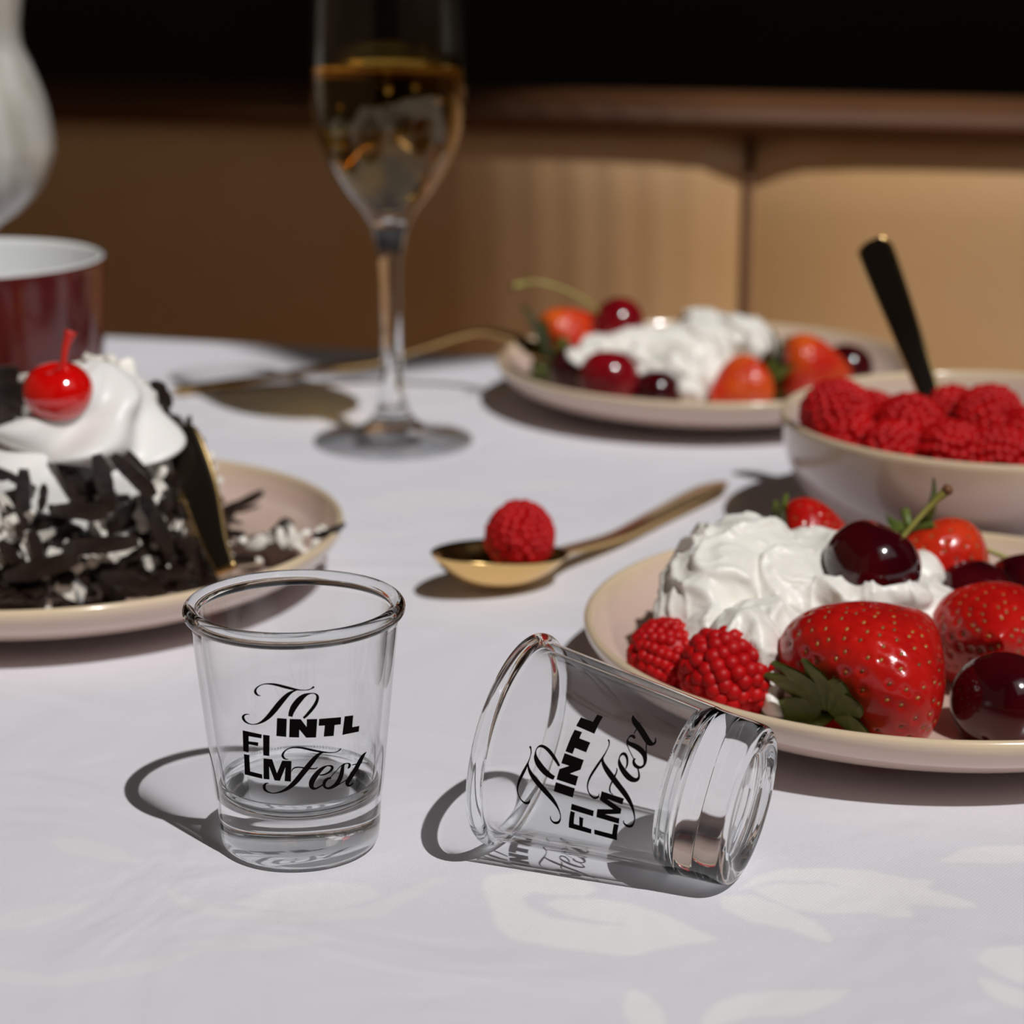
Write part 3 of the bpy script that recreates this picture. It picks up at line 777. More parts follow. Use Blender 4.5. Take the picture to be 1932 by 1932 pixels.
def strawberry(label, kind, centre, tip, mat='strawberry', sepals=8, scale=1.0, spin=0.0, group=None, curls=None, leaf=1.0, low=False):
    tip = Vector(tip).normalized()
    q = tip.to_track_quat('Z', 'Y') @ Quaternion((0, 0, 1), spin)
    loc = Vector(centre) - tip * (SBL[kind] * 0.46 * scale)
    t = thing('strawberry', label, 'strawberry', loc, q, group)
    t.scale = (scale,) * 3
    f, s = SB[kind]
    if mat != 'strawberry':
        f = f.copy(); f.materials.clear()
    obj('flesh', f, M[mat], t)
    so = obj('seeds', s, M['seed'], t); so['kind'] = 'stuff'
    rnd = random.Random(int(centre[0] * 1e5))
    for k in range(sepals):
        a = 2 * PI * k / sepals + rnd.uniform(-0.2, 0.2)
        if low and (q @ Vector((math.cos(a), math.sin(a), 0))).z < -0.30: continue
        c = rnd.choice((0, 1, 2)) if curls is None else curls[k % len(curls)]
        # tilt so the sepals lie back over the shoulder or stand away from it
        o = obj('sepal', SEP[c], M['leaf'], t, (math.cos(a) * 0.002, math.sin(a) * 0.002, -0.0004),
                (0, rnd.uniform(-0.25, 0.15), a)); o.scale = (leaf, leaf * 1.15, leaf)
    if sepals:
        obj('stalk', tube([(0, 0, 0.001), (0.0005, 0, -0.003), (0.0015, 0.0005, -0.006)], [0.0016, 0.0013, 0.0012], 8), M['leaf'], t)
    return t
def cherry_mesh(R):
    V = []; F = []; nv, nu = 40, 56
    for i in range(nv + 1):
        th = PI * i / nv
        for j in range(nu):
            a = 2 * PI * j / nu
            r = R * (1 - 0.20 * math.exp(-(th / 0.38) ** 2) + 0.02 * math.cos(2 * a)) * (1 - 0.05 * math.exp(-((PI - th) / 0.3) ** 2))
            V.append((r * math.sin(th) * math.cos(a), r * math.sin(th) * math.sin(a) , r * 0.95 * math.cos(th)))
    for i in range(nv):
        for j in range(nu):
            k = (j + 1) % nu
            F.append(((i + 1) * nu + j, (i + 1) * nu + k, i * nu + k, i * nu + j))
    return mesh('cherry', V, F)
CH = cherry_mesh(0.0134)
def cherry(label, centre, top, stem_pts=None, scale=1.0, mat='cherry', group=None):
    """stem_pts: world points from the dimple outwards"""
    top = Vector(top).normalized()
    q = top.to_track_quat('Z', 'Y')
    t = thing('cherry', label, 'cherry', centre, q, group)
    me = CH
    if mat != 'cherry': me = CH.copy(); me.materials.clear()
    o = obj('fruit', me, M[mat], t); o.scale = (scale,) * 3
    if stem_pts:
        inv = (Matrix.Translation(centre) @ q.to_matrix().to_4x4()).inverted()
        pts = [Vector(p[:3]) for p in spline([tuple(inv @ Vector(p)) for p in stem_pts], 6)]
        rr = [0.00075] * len(pts); rr[0] = 0.0009
        for i in range(4): rr[-1 - i] = 0.0009 + 0.0002 * (3 - i)
        s = obj('stem', tube(pts, rr, 10), M['stem'], t)
        obj('stem_end', tube([pts[-2], pts[-1], pts[-1] + (pts[-1] - pts[-2]) * 0.5], [0.0013, 0.0016, 0.0009], 10), M['stem_tip'], s)
    return t
def raspberry_mesh(seed, R=0.0108, H=0.020):
    rnd = random.Random(seed); items = []
    rows = 9
    for r in range(rows):
        f = r / (rows - 1)
        th = 0.10 + f * 1.75
        rad = R * math.sin(min(th, PI / 2 + 0.25)) ; z = H * 0.5 * math.cos(th) * 1.1
        n = max(1, int(round(2 * PI * rad / 0.0035))) if r else 1
        for k in range(n):
            a = 2 * PI * (k + 0.5 * (r % 2)) / n + rnd.uniform(-0.1, 0.1)
            d = rnd.uniform(0.00185, 0.00215)
            p = Vector((rad * math.cos(a) * 0.90, rad * math.sin(a) * 0.90, z * 0.98))
            items.append((icm, Matrix.Translation(p) @ Matrix.Scale(d, 4)))
    core = bmesh.new(); bmesh.ops.create_icosphere(core, subdivisions=3, radius=1.0)
    cm = bpy.data.meshes.new('core'); core.to_mesh(cm); core.free()
    items.append((cm, Matrix.Translation((0, 0, -0.0005)) @ Matrix.Diagonal((R * 1.01, R * 1.01, H * 0.55, 1))))
    return joinmesh(items, 'raspberry')
RB_M = [raspberry_mesh(i) for i in range(3)]
def raspberry(label, centre, top, kind=0, scale=1.0, group=None, spin=0.0):
    q = Vector(top).normalized().to_track_quat('Z', 'Y') @ Quaternion((0, 0, 1), spin)
    o = obj('raspberry', RB_M[kind], M['raspberry'], None, centre, q)
    o.scale = (scale,) * 3
    return tag(o, label, 'raspberry', group)

# ------------------------------------------------------------------ right plate
_pi = sorted([(r, z) for r, z in PLP[85:]])
def settle(me, c):
    """let a soft lump rest on the plate floor"""
    for v in me.vertices:
        r = math.hypot(v.co.x - c[0], v.co.y - c[1])
        zmin = TZ + 0.0006 + float(np.interp(r, [p[0] for p in _pi], [p[1] for p in _pi]))
        if v.co.z < zmin: v.co.z = zmin
    me.update()
def rel(p): return Vector(p)
strawberry('large wet strawberry at the front of the right plate, green calyx facing out', 0, atY(1650, 1262, 0.5030), (0.60, 0.50, 0.40), scale=1.10, spin=0.4, leaf=1.15, low=True, group='strawberries on the right plate', curls=(0,), sepals=11)
strawberry('strawberry lying right of the large one, tip towards the viewer', 1, atY(1872, 1207, 0.531), (-0.1, -0.8, 0.30), scale=1.04, sepals=6, spin=1.0, group='strawberries on the right plate')
strawberry('orange-red strawberry leaning behind the cherry that tops the cream', 1, atY(1776, 1094, 0.578), (0.38, -0.34, -0.62), mat='strawberry_light', scale=1.06, group='strawberries on the right plate')
strawberry('strawberry half hidden at the back edge behind the whipped cream', 2, atY(1535, 1030, 0.605), (0.7, 0.2, -0.15), scale=0.95, group='strawberries on the right plate')
raspberry('plump raspberry under the dripping cream on the right plate', atY(1378, 1272, 0.512), (-0.45, -0.55, 0.55), 0, 1.14, 'raspberries on the right plate')
raspberry('raspberry at the far left end of the whipped cream', atY(1262, 1240, 0.528), (-0.6, -0.3, 0.3), 1, 0.92, 'raspberries on the right plate', 1.0)
cherry('dark shiny cherry with upright stem sitting on top of the cream', atY(1645, 1068, 0.546), (0.35, 0.10, 0.75),
       [atY(1690, 1033, 0.5485), atY(1706, 1010, 0.549), atY(1745, 965, 0.549), atY(1790, 922, 0.548)], group='cherries on the right plate')
cherry('dark cherry in front at the right edge of the right plate', atY(1897, 1326, 0.497), (0.4, 0.5, 0.5), None, 1.02, group='cherries on the right plate')
cherry('dark cherry with thin curved stem reaching left towards the bowl', atY(1946, 1118, 0.566), (-0.2, 0.35, 0.8),
       [atY(1928, 1075, 0.572), atY(1905, 1056, 0.574), atY(1860, 1036, 0.576), atY(1822, 1020, 0.577), atY(1800, 1012, 0.577), atY(1782, 1020, 0.577)], 1.0, group='cherries on the right plate')
cherry('small dark cherry peeking out behind the right strawberry', atY(1836, 1128, 0.562), (0.2, 0.6, -0.3), None, 0.82, group='cherries on the right plate')
def Y3(px, py, Y): return tuple(atY(px, py, Y))
cream_r = blob([
    (Y3(1400, 1110, 0.560), (0.020, 0.019, 0.019)), (Y3(1360, 1150, 0.548), (0.016, 0.016, 0.019)), (Y3(1330, 1165, 0.542), (0.0105, 0.012, 0.014)),
    (Y3(1385, 1050, 0.562), (0.0125, 0.012, 0.009)), (Y3(1450, 1085, 0.562), (0.014, 0.014, 0.011)), (Y3(1470, 1150, 0.548), (0.016, 0.016, 0.017)),
    (Y3(1540, 1100, 0.562), (0.019, 0.017, 0.013)), (Y3(1620, 1148, 0.552), (0.022, 0.016, 0.012)), (Y3(1710, 1155, 0.548), (0.013, 0.014, 0.008)),
    (Y3(1750, 1160, 0.545), (0.0075, 0.010, 0.006)), (Y3(1715, 1095, 0.565), (0.009, 0.009, 0.008)), (Y3(1432, 1215, 0.526), (0.0115, 0.0095, 0.012)),
    (Y3(1452, 1258, 0.513), (0.0052, 0.0050, 0.009)), (Y3(1458, 1300, 0.507), (0.0032, 0.0032, 0.007)), (Y3(1456, 1332, 0.5045), (0.0022, 0.0024, 0.0036)),
    (Y3(1340, 1195, 0.527), (0.0075, 0.0060, 0.0055)), (Y3(1400, 1203, 0.514), (0.0085, 0.0065, 0.0058)), (Y3(1425, 1235, 0.510), (0.0062, 0.0055, 0.0075)), (Y3(1290, 1165, 0.540), (0.0065, 0.0085, 0.009)),
    (Y3(1495, 1205, 0.542), (0.009, 0.010, 0.011)), (Y3(1590, 1118, 0.5375), (0.0085, 0.0045, 0.0042)), (Y3(1640, 1128, 0.5355), (0.010, 0.004, 0.0045)), (Y3(1695, 1128, 0.5385), (0.0075, 0.0045, 0.0052)), (Y3(1480, 1190, 0.560), (0.030, 0.022, 0.014))],
    0.00070, 'whipped_cream', 16, ((0.0022, 0.016, 'fold', (3, 1, 2)), (0.0009, 0.009, 'fold', (7, 3, 1)), (0.00018, 0.0032, 'fold', (0, 4, 0))))
settle(cream_r, PR)
tag(obj('whipped_cream', cream_r, M['cream']), 'rough mound of whipped cream on the right front plate', 'whipped cream', 'dollops of whipped cream')

# ------------------------------------------------------------------ back plate
cream_b = blob([
    (Y3(1320, 680, 0.905), (0.021, 0.018, 0.016)), (Y3(1330, 640, 0.912), (0.015, 0.014, 0.010)), (Y3(1395, 655, 0.905), (0.014, 0.014, 0.012)), (Y3(1425, 670, 0.893), (0.007, 0.009, 0.009)),
    (Y3(1260, 665, 0.900), (0.016, 0.014, 0.011)), (Y3(1190, 655, 0.897), (0.014, 0.012, 0.0085)), (Y3(1140, 660, 0.885), (0.010, 0.008, 0.0055)), (Y3(1100, 680, 0.872), (0.0060, 0.006, 0.0055)),
    (Y3(1205, 690, 0.872), (0.0058, 0.005, 0.0095)), (Y3(1202, 718, 0.866), (0.0030, 0.003, 0.0045)), (Y3(1280, 720, 0.872), (0.012, 0.010, 0.011)), (Y3(1300, 745, 0.862), (0.006, 0.005, 0.006)),
    (Y3(1320, 615, 0.918), (0.009, 0.009, 0.006)), (Y3(1365, 622, 0.915), (0.008, 0.008, 0.005)), (Y3(1310, 705, 0.900), (0.030, 0.020, 0.010))],
    0.0009, 'whipped_cream', 8, ((0.0026, 0.014, 'fold', (1, 5, 2)), (0.0012, 0.007, 'fold', (7, 3, 9))))
settle(cream_b, PB)
tag(obj('whipped_cream', cream_b, M['cream']), 'ragged dollop of whipped cream on the back plate', 'whipped cream', 'dollops of whipped cream')
GB = 'fruit on the back plate'
cherry('dark cherry with long arched stem on top of the back plate', atY(1165, 612, 0.905), (-0.6, 0.0, 0.6), [atY(1127, 590, 0.905), atY(1105, 568, 0.905), atY(1060, 545, 0.905), atY(1010, 532, 0.905), atY(965, 541, 0.905)], 0.92, 'cherry_red', GB)
cherry('cherry shaded below its neighbour at the back plate top', atY(1138, 640, 0.912), (0.2, 0.5, 0.4), None, 0.86, 'cherry', GB)
cherry('glossy red cherry under the hanging cream on the back plate', atY(1148, 714, 0.862), (0.1, 0.4, 0.7), None, 0.96, 'cherry_red', GB)
cherry('dark cherry beside the plate rim at the left of the back plate', atY(1090, 700, 0.878), (0.2, 0.4, 0.7), None, 0.92, 'cherry', GB)
cherry('dark cherry wedged under the cream tip in the middle of the back plate', atY(1238, 742, 0.862), (0.1, 0.4, 0.7), None, 0.80, 'cherry', GB)
cherry('dark cherry at the right end of the back plate', atY(1598, 695, 0.905), (0.3, 0.4, 0.5), None, 0.84, 'cherry', GB)
strawberry('strawberry with spreading green leaves at the left end of the back plate', 2, atY(1075, 632, 0.905), (0.62, 0.25, 0.30), 'strawberry_orange', 9, 0.96, 0.2, GB, curls=(2, 2, 0), leaf=1.4)
strawberry('small red strawberry tip at the front of the back plate', 2, atY(1395, 735, 0.868), (-0.45, -0.25, -0.1), 'strawberry_orange', 7, 0.95, 0.5, GB)
strawberry('orange strawberry standing at the right of the back plate', 1, atY(1530, 700, 0.885), (0.9, 0.1, -0.1), 'strawberry_orange', 8, 1.0, 0.3, GB, curls=(1, 0, 2))
# loose green leaves of the left strawberry
strawberry('strawberry turned calyx outwards under the left leaves of the back plate', 2, atY(1075, 690, 0.890), (0.75, 0.35, 0.05), 'strawberry', 9, 0.80, 0.9, GB, curls=(2, 0, 2), leaf=1.6)

# ------------------------------------------------------------------ bowl of raspberries
RG = 'raspberries in the bowl'
spots = [
    (1582, 788, 0.690, (-0.5, -0.3, 0.6), 'topmost raspberry at the left side of the bowl'),
    (1712, 818, 0.678, (0.05, -0.35, 0.8), 'raspberry in front of the fork in the bowl'),
    (1862, 800, 0.694, (0.35, 0.1, 0.75), 'tall raspberry at the right side of the bowl'),
    (1610, 842, 0.684, (-0.2, -0.6, 0.3), 'low raspberry tucked against the left rim inside the bowl'),
    (1790, 866, 0.661, (0.3, -0.7, 0.4), 'raspberry at the front rim of the bowl below the right ones'),
    (1690, 866, 0.668, (-0.4, -0.6, 0.3), 'raspberry at the front rim of the bowl below the middle one'),
    (1880, 876, 0.657, (0.4, -0.6, 0.4), 'raspberry at the front rim nearest the right edge of the photo'),
    (1955, 838, 0.672, (0.6, -0.4, 0.4), 'raspberry cut by the right photo edge in the bowl'),
    (1795, 800, 0.720, (0.0, 0.2, 0.8), 'raspberry behind the right one in the bowl'),
    (1640, 808, 0.722, (-0.2, 0.2, 0.8), 'raspberry behind the topmost left one in the bowl'),
]
for i, (x, y, Y, tp, lb) in enumerate(spots):
    raspberry(lb, atY(x, y, Y), tp, i % 3, 1.12, RG, i * 1.3)

# ------------------------------------------------------------------ cutlery
def fork_handle(t, pts, widths, thick, up):
    return obj('handle', bar([p[:3] for p in spline(pts, 8)], [w[0] for w in spline([(w,) for w in widths], 8)], thick, up, 'handle'), M['gold'], t)
def fork(label, pts, widths, up, tine_dir=None, head=True):
    """pts world, from the handle end to the head"""
    o = Vector(pts[0])
    t = thing('fork', label, 'fork', o, None, 'golden forks')
    L = [tuple(Vector(p) - o) for p in pts]
    fork_handle(t, L, widths, 0.0022, up)
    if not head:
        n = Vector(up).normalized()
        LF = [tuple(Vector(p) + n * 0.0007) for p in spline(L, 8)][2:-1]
        obj('reflection_face', bar(LF, [w[0] * 0.84 for w in spline([(w,) for w in widths], 8)][2:-1], 0.0012, up, 'face'), M['dark_reflection'], t)  # added strip that paints the dark reflection onto the gold handle
    if head:
        P = Vector(L[-1]); d = (Vector(L[-1]) - Vector(L[-2])).normalized()
        u = Vector(up); u = (u - d * u.dot(d)).normalized(); s = d.cross(u)
        obj('head', bar([P - d * 0.006, P + d * 0.004, P + d * 0.012, P + d * 0.019], [0.007, 0.014, 0.021, 0.0215], 0.0018, tuple(u)), M['gold'], t)
        for k in range(4):
            q = P + d * 0.018 + s * ((k - 1.5) * 0.0056)
            obj('tine', bar([q, q + d * 0.012 + u * 0.0008, q + d * 0.026 + u * 0.003], [0.0034, 0.0030, 0.0016], 0.0016, tuple(u)), M['gold'], t)
    return t
# fork standing in the raspberry bowl, handle up and leaning left
fork('golden fork standing in the raspberry bowl, handle raised, its dark reflection painted on', [atY(1644, 453, 0.735), atY(1647, 460, 0.7348), atY(1654, 480, 0.7344), atY(1684, 560, 0.732), atY(1716, 645, 0.729), atY(1752, 742, 0.722), atY(1765, 800, 0.716)], [0.0050, 0.0098, 0.0126, 0.0118, 0.0100, 0.0078, 0.0060], (-0.14, -0.88, 0.42), head=False)
# fork stuck beside the cake
fork('golden fork leaning in the cake crumbs, handle end up, its dark reflection painted on', [atY(334, 815, 0.634), atY(337, 821, 0.6332), atY(345, 840, 0.631), atY(376, 925, 0.622), atY(404, 1020, 0.610), atY(428, 1078, 0.603)], [0.0080, 0.0112, 0.0126, 0.0120, 0.0080, 0.0060], (-0.05, -0.84, 0.50), head=False)
# fork lying against the back plate
fork('golden fork lying on the cloth, its neck resting on the back plate', [atH(330, 736, 0.003), atH(430, 722, 0.0035), atH(560, 704, 0.006), atH(722, 680, 0.011), atY(800, 655, 0.948), atY(900, 626, 0.938), atY(960, 634, 0.925), atY(1000, 650, 0.912)], [0.006, 0.0095, 0.0088, 0.007, 0.0055, 0.0052, 0.0055, 0.006], (0, 0, 1), head=True)
# spoon with a raspberry
sc_ = Vector((-0.0045, 0.641, TZ + 0.0128))
spoon = thing('spoon', 'golden dessert spoon lying on the cloth, bowl holding one raspberry', 'spoon', (sc_.x, sc_.y, TZ))
def spoon_bowl(a=0.0245, b=0.0165, depth=0.0105):
    V = []; F = []; nr, nu = 16, 64
    def pt(rho, ph, off):
        cx = math.cos(ph); w = b * (1 + 0.16 * cx)     # wider towards the handle
        x = a * rho * cx; y = w * rho * math.sin(ph)
        return (x, y, -depth * (1 - rho ** 2.3) - off * (0.35 + 0.65 * (1 - rho ** 6)))
    for off in (0.0, 0.0012):
        V.append((0, 0, -depth - off))
        for i in range(1, nr + 1):
            for j in range(nu): V.append(pt(i / nr, 2 * PI * j / nu, off))
    half = 1 + nr * nu
    for h, flip in ((0, False), (half, True)):
        for j in range(nu):
            k = (j + 1) % nu
            f = [h, h + 1 + j, h + 1 + k]; F.append(f[::-1] if flip else f)
        for i in range(nr - 1):
            for j in range(nu):
                k = (j + 1) % nu
                f = [h + 1 + i * nu + j, h + 1 + (i + 1) * nu + j, h + 1 + (i + 1) * nu + k, h + 1 + i * nu + k]
                F.append(f[::-1] if flip else f)
    b0 = 1 + (nr - 1) * nu
    for j in range(nu):
        k = (j + 1) % nu
        F.append([b0 + j, half + b0 + j, half + b0 + k, b0 + k])
    return mesh('spoon_bowl', V, F)
bdir = math.atan2(0.64, 0.77)
obj('bowl', spoon_bowl(), M['gold'], spoon, (0, 0, sc_.z - TZ), (0, math.radians(7), bdir))
neck = Vector((math.cos(bdir) * 0.0235, math.sin(bdir) * 0.0235, sc_.z - TZ - 0.0052))
end = atH(1363, 913, 0.003) - Vector((sc_.x, sc_.y, TZ))
mid1 = neck + Vector((0.006, 0.009, -0.0010)); mid2 = neck + (end - neck) * 0.32 + Vector((0.0015, 0, -0.0022)); mid3 = neck + (end - neck) * 0.62 + Vector((0.0005, 0, -0.0012))
hp = [neck - Vector((0.004, 0.0035, 0.002)), neck, mid1, mid2, mid3, neck + (end - neck) * 0.9, end]
obj('handle', bar([Vector(p[:3]) for p in spline([tuple(p) for p in hp], 8)], [w[0] for w in spline([(w,) for w in (0.011, 0.0100, 0.0072, 0.0072, 0.0092, 0.0108, 0.0050)], 8)], 0.0022, (-0.25, -0.25, 0.93)), M['gold'], spoon)
raspberry('single raspberry resting in the golden spoon', atY(981, 1014, 0.6425), (0.1, -0.1, 0.9), 0, 0.98)

# ------------------------------------------------------------------ chocolate cake
CK = Vector((-0.1425, 0.643, FLOOR + 0.0008))
cake = thing('chocolate_cake', 'small round cream cake covered in dark chocolate shavings, topped with a cherry', 'cake', CK)
body_prof = spline([(0, 0.2), (38, 0.2), (43, 1.5), (44.5, 8), (44, 22), (42.5, 34), (39.5, 40.5), (33, 43.6), (18, 44.5), (0, 44.6)], 5)
bme = lathe([(max(0, p[0]) * MM, p[1] * MM) for p in body_prof], 96, 'cake_body')
for v in bme.vertices:
    p = v.co
    d = noise.noise(p * 90) * 0.0016 + noise.noise(p * 260) * 0.0006
    r = Vector((p.x, p.y, 0)); 
    if r.length > 1e-4: v.co += r.normalized() * d
    v.co.z += noise.noise(p * 70 + Vector((5, 5, 5))) * 0.0010 if p.z > 0.03 else 0
obj('cream_coating', bme, M['cream_cool'], cake)
# piped rosette
def rosette(R, H, ridges, twist):
    V = []; F = []; nv, nu = 60, 120
    for i in range(nv + 1):
        t = i / nv
        r0 = R * (1 - t ** 1.6) ** 0.62 * (1 + 0.10 * math.sin(t * PI * 3.2))
        for j in range(nu):
            a = 2 * PI * j / nu
            ph = ridges * a - twist * t
            r = r0 * (1 + 0.19 * math.sin(ph) * (1 - 0.5 * t)) + 0.0002
            V.append((r * math.cos(a) + 0.002 * t, r * math.sin(a), H * t + 0.002 * math.sin(ph) * (1 - t)))
    for i in range(nv):
        for j in range(nu):
            k = (j + 1) % nu
            F.append((i * nu + j, i * nu + k, (i + 1) * nu + k, (i + 1) * nu + j))
    F.append(tuple(range(nu))[::-1]); F.append(tuple(nv * nu + j for j in range(nu)))
    return mesh('rosette', V, F)
ro = atY(168, 858, 0.628) - CK
obj('rosette', rosette(0.0235, 0.027, 5, 7.0), M['cream_cool'], cake, (ro.x, ro.y, 0.0415), (math.radians(4), math.radians(5), 0.6))
# shavings
def shaving_mesh(L, Wd, T, bend, twist, seed):
    rnd = random.Random(seed); V = []; F = []; n = 6
    for i in range(n + 1):
        t = i / n - 0.5
        w = Wd * (1 - 0.5 * abs(2 * t) ** 4) * (1 + rnd.uniform(-0.15, 0.15))
        a = twist * t; z = bend * (t * t * 4 - 0.3)
        for sx, sz in ((-1, -1), (1, -1), (1, 1), (-1, 1)):
            y = sx * w / 2; zz = sz * T / 2 + 0.25 * w * (1 - sx * sx) 
            V.append((L * t, y * math.cos(a) - zz * math.sin(a), z + y * math.sin(a) + zz * math.cos(a)))
    for i in range(n):
        for j in range(4):
            k = (j + 1) % 4
            F.append((i * 4 + j, i * 4 + k, (i + 1) * 4 + k, (i + 1) * 4 + j)[::-1])
    F.append((0, 1, 2, 3)); F.append(tuple(n * 4 + j for j in (3, 2, 1, 0)))
    return mesh('shaving', V, F, False)
SH = [shaving_mesh(L, w, t, b, tw, i) for i, (L, w, t, b, tw) in enumerate(((0.022, 0.0042, 0.0013, 0.0012, 0.3), (0.017, 0.0036, 0.0012, -0.0018, 0.6), (0.013, 0.0048, 0.0014, 0.001, -0.4), (0.026, 0.0034, 0.0012, 0.002, 0.5), (0.010, 0.0030, 0.0012, 0.0005, 0.2), (0.019, 0.0052, 0.0013, -0.001, -0.5)))]
WS = [shaving_mesh(L, w, t, b, tw, 20 + i) for i, (L, w, t, b, tw) in enumerate(((0.009, 0.0044, 0.0016, 0.0012, 0.3), (0.0062, 0.0034, 0.0018, -0.001, 0.6), (0.0105, 0.0030, 0.0015, 0.0012, -0.4)))]
for m_ in SH: m_.materials.append(M['chocolate'])
for m_ in WS: m_.materials.append(M['white_choc'])
rnd = random.Random(11)
bp = [(max(0, p[0]) * MM, p[1] * MM) for p in body_prof]
def on_cake(a, z):
    r = np.interp(z, [p[1] for p in bp[4:30]], [p[0] for p in bp[4:30]])
    return Vector((r * math.cos(a), r * math.sin(a), z)), Vector((math.cos(a), math.sin(a), 0.12)).normalized()
def stick(meshes, name, p, n, spin, lift, tilt=0.0):
    q = n.to_track_quat('Z', 'Y') @ Quaternion((0, 0, 1), spin) @ Quaternion((0, 1, 0), tilt)
    o = obj(name, rnd.choice(meshes), None, cake, p + n * lift, q)
    return o
for i in range(165):                                   # sides, seen half
    a = rnd.uniform(-PI * 0.98, PI * 0.22)
    z = min(0.040, abs(rnd.gauss(0.009, 0.013)) + 0.006)
    p, n = on_cake(a, z)
    stick(SH, 'chocolate_shaving', p, n, rnd.choice((rnd.gauss(0, 0.5), rnd.gauss(PI / 2, 0.5))), rnd.uniform(0.0006, 0.0042), rnd.uniform(-0.28, 0.28))
for i in range(105):
    a = rnd.uniform(-PI * 0.98, PI * 0.22); z = rnd.uniform(0.005, 0.036); p, n = on_cake(a, z)
    o = stick(WS, 'cream_flake', p, n, rnd.uniform(0, PI), rnd.uniform(0.0028, 0.0052), rnd.uniform(-0.4, 0.4))
# foot of the cake: shavings fallen around the base
for i in range(46):
    a = rnd.uniform(-PI, PI * 0.25); r = rnd.uniform(0.046, 0.058)
    stick(SH, 'chocolate_shaving', Vector((r * math.cos(a), r * math.sin(a), 0.0045 + rnd.uniform(0, 0.004))), Vector((rnd.gauss(0, 0.1), rnd.gauss(0, 0.1), 1)).normalized(), a + PI / 2 + rnd.gauss(0, 0.6), 0)
# single large shavings that stand out
def big(p, q, width, me=0):
    """shaving whose ends are seen at two pixels, lying just outside the cake front"""
    A, B = Vector(p) - CK, Vector(q) - CK
    d = B - A; L = d.length
    n = Vector((0, -1, 0.25)); n = (n - d.normalized() * n.dot(d.normalized())).normalized()
    s = n.cross(d.normalized())
    mx = Matrix((d.normalized(), s, n)).transposed()
    o = obj('chocolate_shaving', shaving_mesh(L, width, 0.0014, 0.0012, 0.25, int(p[0] * 1e5) % 97), M['chocolate'], cake, (A + B) / 2, mx.to_quaternion())
    return o
for x1, y1, x2, y2, w, Y in ((46, 884, 40, 1012, 0.0048, 0.594), (84, 912, 78, 962, 0.0022, 0.593), (183, 856, 210, 965, 0.0054, 0.597), (212, 858, 292, 935, 0.0046, 0.600),
                             (98, 962, 205, 968, 0.0052, 0.593), (268, 930, 322, 1040, 0.0046, 0.604), (352, 1010, 388, 1090, 0.0046, 0.612), (120, 1035, 262, 1022, 0.0056, 0.592),
                             (10, 1090, 150, 1052, 0.0054, 0.590), (190, 1085, 310, 1120, 0.0052, 0.592), (60, 1000, 80, 1075, 0.0042, 0.592), (0, 1020, 30, 1060, 0.004, 0.592), (320, 1080, 250, 1120, 0.004, 0.594)):
    big(atY(x1, y1, Y), atY(x2, y2, Y), w)
# dark pieces behind the rosette and white curls on its right shoulder
for x1, y1, x2, y2, w, Y in ((12, 690, 22, 800, 0.012, 0.668), (30, 720, 8, 850, 0.012, 0.655), (285, 720, 318, 770, 0.006, 0.655), (300, 760, 316, 810, 0.005, 0.650), (-20, 760, 12, 866, 0.012, 0.64)):
    big(atY(x1, y1, Y), atY(x2, y2, Y), w)
def white(x, y, Y, s, a):
    o = obj('white_chocolate_curl', WS[int(x) % 3], None, cake, atY(x, y, Y) - CK, (a, 0.5 * a, 1.7 * a)); o.scale = (s,) * 3
for i, (x, y) in enumerate(((145, 690), (180, 684), (205, 690), (228, 705), (245, 715), (262, 745), (285, 765), (298, 790), (275, 800), (255, 770), (240, 745), (290, 820), (270, 835), (300, 850), (285, 880), (300, 905), (262, 850), (292, 930), (52, 712), (22, 850))):
    white(x, y, 0.636 - 0.0003 * max(0, y - 800) * 0.6, 1.0 + 0.25 * (i % 3), 0.7 * i)
# nothing dips into the plate
for ch in cake.children:
    if ch.name.startswith('cream_coating') or ch.name.startswith('rosette'): continue
    mb = ch.matrix_basis
    low = min((mb @ v.co).z for v in ch.data.vertices) + CK.z
    rr = max(math.hypot((mb @ v.co).x + CK.x - PL[0], (mb @ v.co).y + CK.y - PL[1]) for v in ch.data.vertices)
    zf = TZ + 0.0006 + float(np.interp(rr, [p[0] for p in _pi], [p[1] for p in _pi]))
    if low < zf: ch.location.z += zf - low
# candied cherry on top
mc = atY(110, 738, 0.617)
mar = thing('candied_cherry', 'bright red candied cherry with stem on the cream rosette', 'cherry', mc, Vector((-0.12, -0.25, 0.9)).to_track_quat('Z', 'Y'))
mm_ = CH.copy(); mm_.materials.clear()
o = obj('fruit', mm_, M['maraschino'], mar); o.scale = (0.80, 0.76, 0.70)
inv = (Matrix.Translation(mc) @ Vector((-0.12, -0.25, 0.9)).to_track_quat('Z', 'Y').to_matrix().to_4x4()).inverted()
sp = [inv @ p for p in (atY(112, 715, 0.616), atY(119, 690, 0.617), atY(124, 655, 0.618), atY(134, 625, 0.619))]
sm = [Vector(p[:3]) for p in spline([tuple(p) for p in sp], 6)]
obj('stem', tube(sm, [0.0009 + 0.0011 * (i / (len(sm) - 1)) ** 4 for i in range(len(sm))], 10), M['maraschino_stem'], mar)
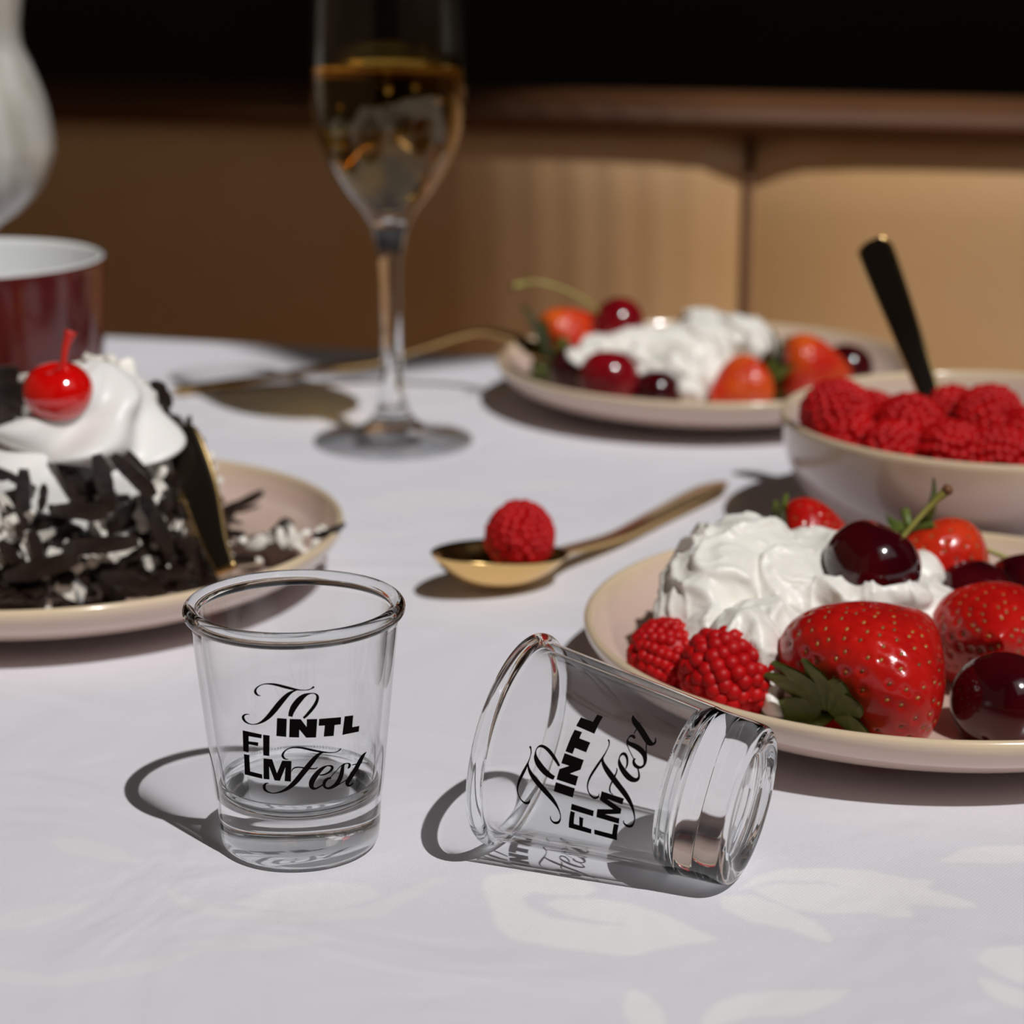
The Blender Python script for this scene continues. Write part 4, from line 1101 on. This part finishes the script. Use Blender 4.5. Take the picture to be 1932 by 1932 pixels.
# crumbs and shavings on the plate, right of the cake
LS = 'loose chocolate pieces on the cake plate'
def loose(label, x1, y1, x2, y2, w, h1, h2):
    A, B = atH(x1, y1, h1), atH(x2, y2, h2); d = B - A
    n = Vector((0, -0.6, 0.8)); n = (n - d.normalized() * n.dot(d.normalized())).normalized(); s = n.cross(d.normalized())
    o = obj('chocolate_shaving', shaving_mesh(d.length, w, 0.0014, 0.001, 0.3, int(x1)), M['chocolate'], None, (A + B) / 2, Matrix((d.normalized(), s, n)).transposed().to_quaternion())
    return tag(o, label, 'chocolate shaving', LS)
loose('long dark chocolate shaving propped towards the back rim of the cake plate', 408, 970, 498, 930, 0.0032, 0.0085, 0.016)
loose('pointed chocolate shaving standing in the crumbs on the cake plate', 505, 1030, 548, 985, 0.0060, 0.010, 0.016)
loose('thin chocolate sliver overhanging the right rim of the cake plate', 590, 1015, 650, 992, 0.0020, 0.020, 0.022)
loose('flat chocolate piece lying among the white crumbs', 470, 1020, 530, 1012, 0.0036, 0.010, 0.011)
for i, (x, y, r) in enumerate(((440, 1050, 0.0055), (478, 1058, 0.0050), (512, 1050, 0.0062), (545, 1052, 0.0045), (420, 1022, 0.0045))):
    p = atH(x, y, 0.0105)
    o = tag(obj('cake_crumb', blob([((0, 0, 0), (r, r * 0.8, r * 0.7)), ((r * 0.6, 0.001, 0), (r * 0.6, r * 0.6, r * 0.5))], 0.0008, 'crumb', 1, ((0.0012, 0.003, 'n', (i, 0, 0)),)), M['sponge'], None, p, (0, 0, i * 1.1)), 'dark cake crumb in the heap right of the cake', 'cake crumb', 'dark crumbs right of the cake')
for i, (x, y) in enumerate(((405, 1048), (430, 1035), (452, 1032), (480, 1036), (505, 1025), (530, 1030), (555, 1035), (570, 1015), (590, 1030), (545, 1010), (615, 1005), (460, 1065), (425, 1065), (600, 1045), (575, 1050))):
    p = atH(x, y, 0.0125 if x < 560 else 0.013)
    o = tag(obj('cream_flake', WS[i % 3], None, None, p, (0.5 * i, 0.3 * i, 0.9 * i)), 'white flake in the crumb heap right of the cake', 'cream flake', 'white flakes right of the cake')
    o.scale = (1.1,) * 3

# ------------------------------------------------------------------ mug and goblet at the left back
mg = Vector((-0.2085, 0.802, TZ + 0.0002))
mug = thing('mug', 'burgundy mug with white inside, left edge behind the cake', 'mug', mg)
mo = spline([(0,3),(36,3),(38,1),(40,0.2),(43,0.6),(46,4),(49,20),(51.2,45),(52.6,70),(53.2,79.5),(52.8,81)], 5)
mi = spline([(52.8,81),(51.6,81.6),(50.4,80.6),(49.8,76),(48.4,50),(46,20),(40,9),(25,7),(0,7)], 5)
obj('outside', lathe([(max(0, p[0]) * MM, p[1] * MM) for p in mo], 112, 'mug_out'), M['mug_red'], mug)
obj('inside', lathe([(max(0, p[0]) * MM, p[1] * MM) for p in mi], 112, 'mug_in'), M['porcelain'], mug)
obj('handle', tube([Vector(p[:3]) for p in spline([(-0.049, 0.0, 0.062), (-0.066, 0.0, 0.066), (-0.080, 0.0, 0.052), (-0.078, 0.0, 0.034), (-0.062, 0.0, 0.020), (-0.047, 0.0, 0.020)], 6)], 0.0055, 12), M['mug_red'], mug)
gp = atY(-42, 700, 0.915); 
gob = thing('stemmed_goblet', 'cloudy white stemmed glass at the upper left corner, behind the mug', 'goblet', (gp.x, gp.y, TZ + 0.0002))
GP = spline([(0,1),(20,0.6),(31,0.1),(33,0.8),(32,2),(20,4.5),(9,9),(5.5,20),(5,45),(5.5,62),(8,72),(14,78),(24,85),(33,95),(38.0,107),(38.6,116),(36.5,130),(31.5,145),(27.8,154),(27.3,162),(28.6,172),(31,190),(34,214),(33.4,215.4),(32.4,214),(29.4,190),(27,172),(25.6,160),(26.4,153),(30,144),(35,129),(37,116),(36.4,108),(31.5,97),(22,88),(10,83),(0,82)], 5)
GP = [(max(0, p[0]) * MM, p[1] * MM) for p in GP]
ka = next(i for i, p in enumerate(GP) if p[1] > 0.011); kb = next(i for i, p in enumerate(GP) if p[1] > 0.071)
def goblet_part(a, b, flute=0.0):
    me = lathe(GP[a:b + 1], 96, 'goblet')
    return me
obj('foot', goblet_part(0, ka), M['flute_glass'], gob)
obj('stem', goblet_part(ka, kb), M['flute_glass'], gob)
obj('bowl', goblet_part(kb, len(GP) - 1), M['milky'], gob)
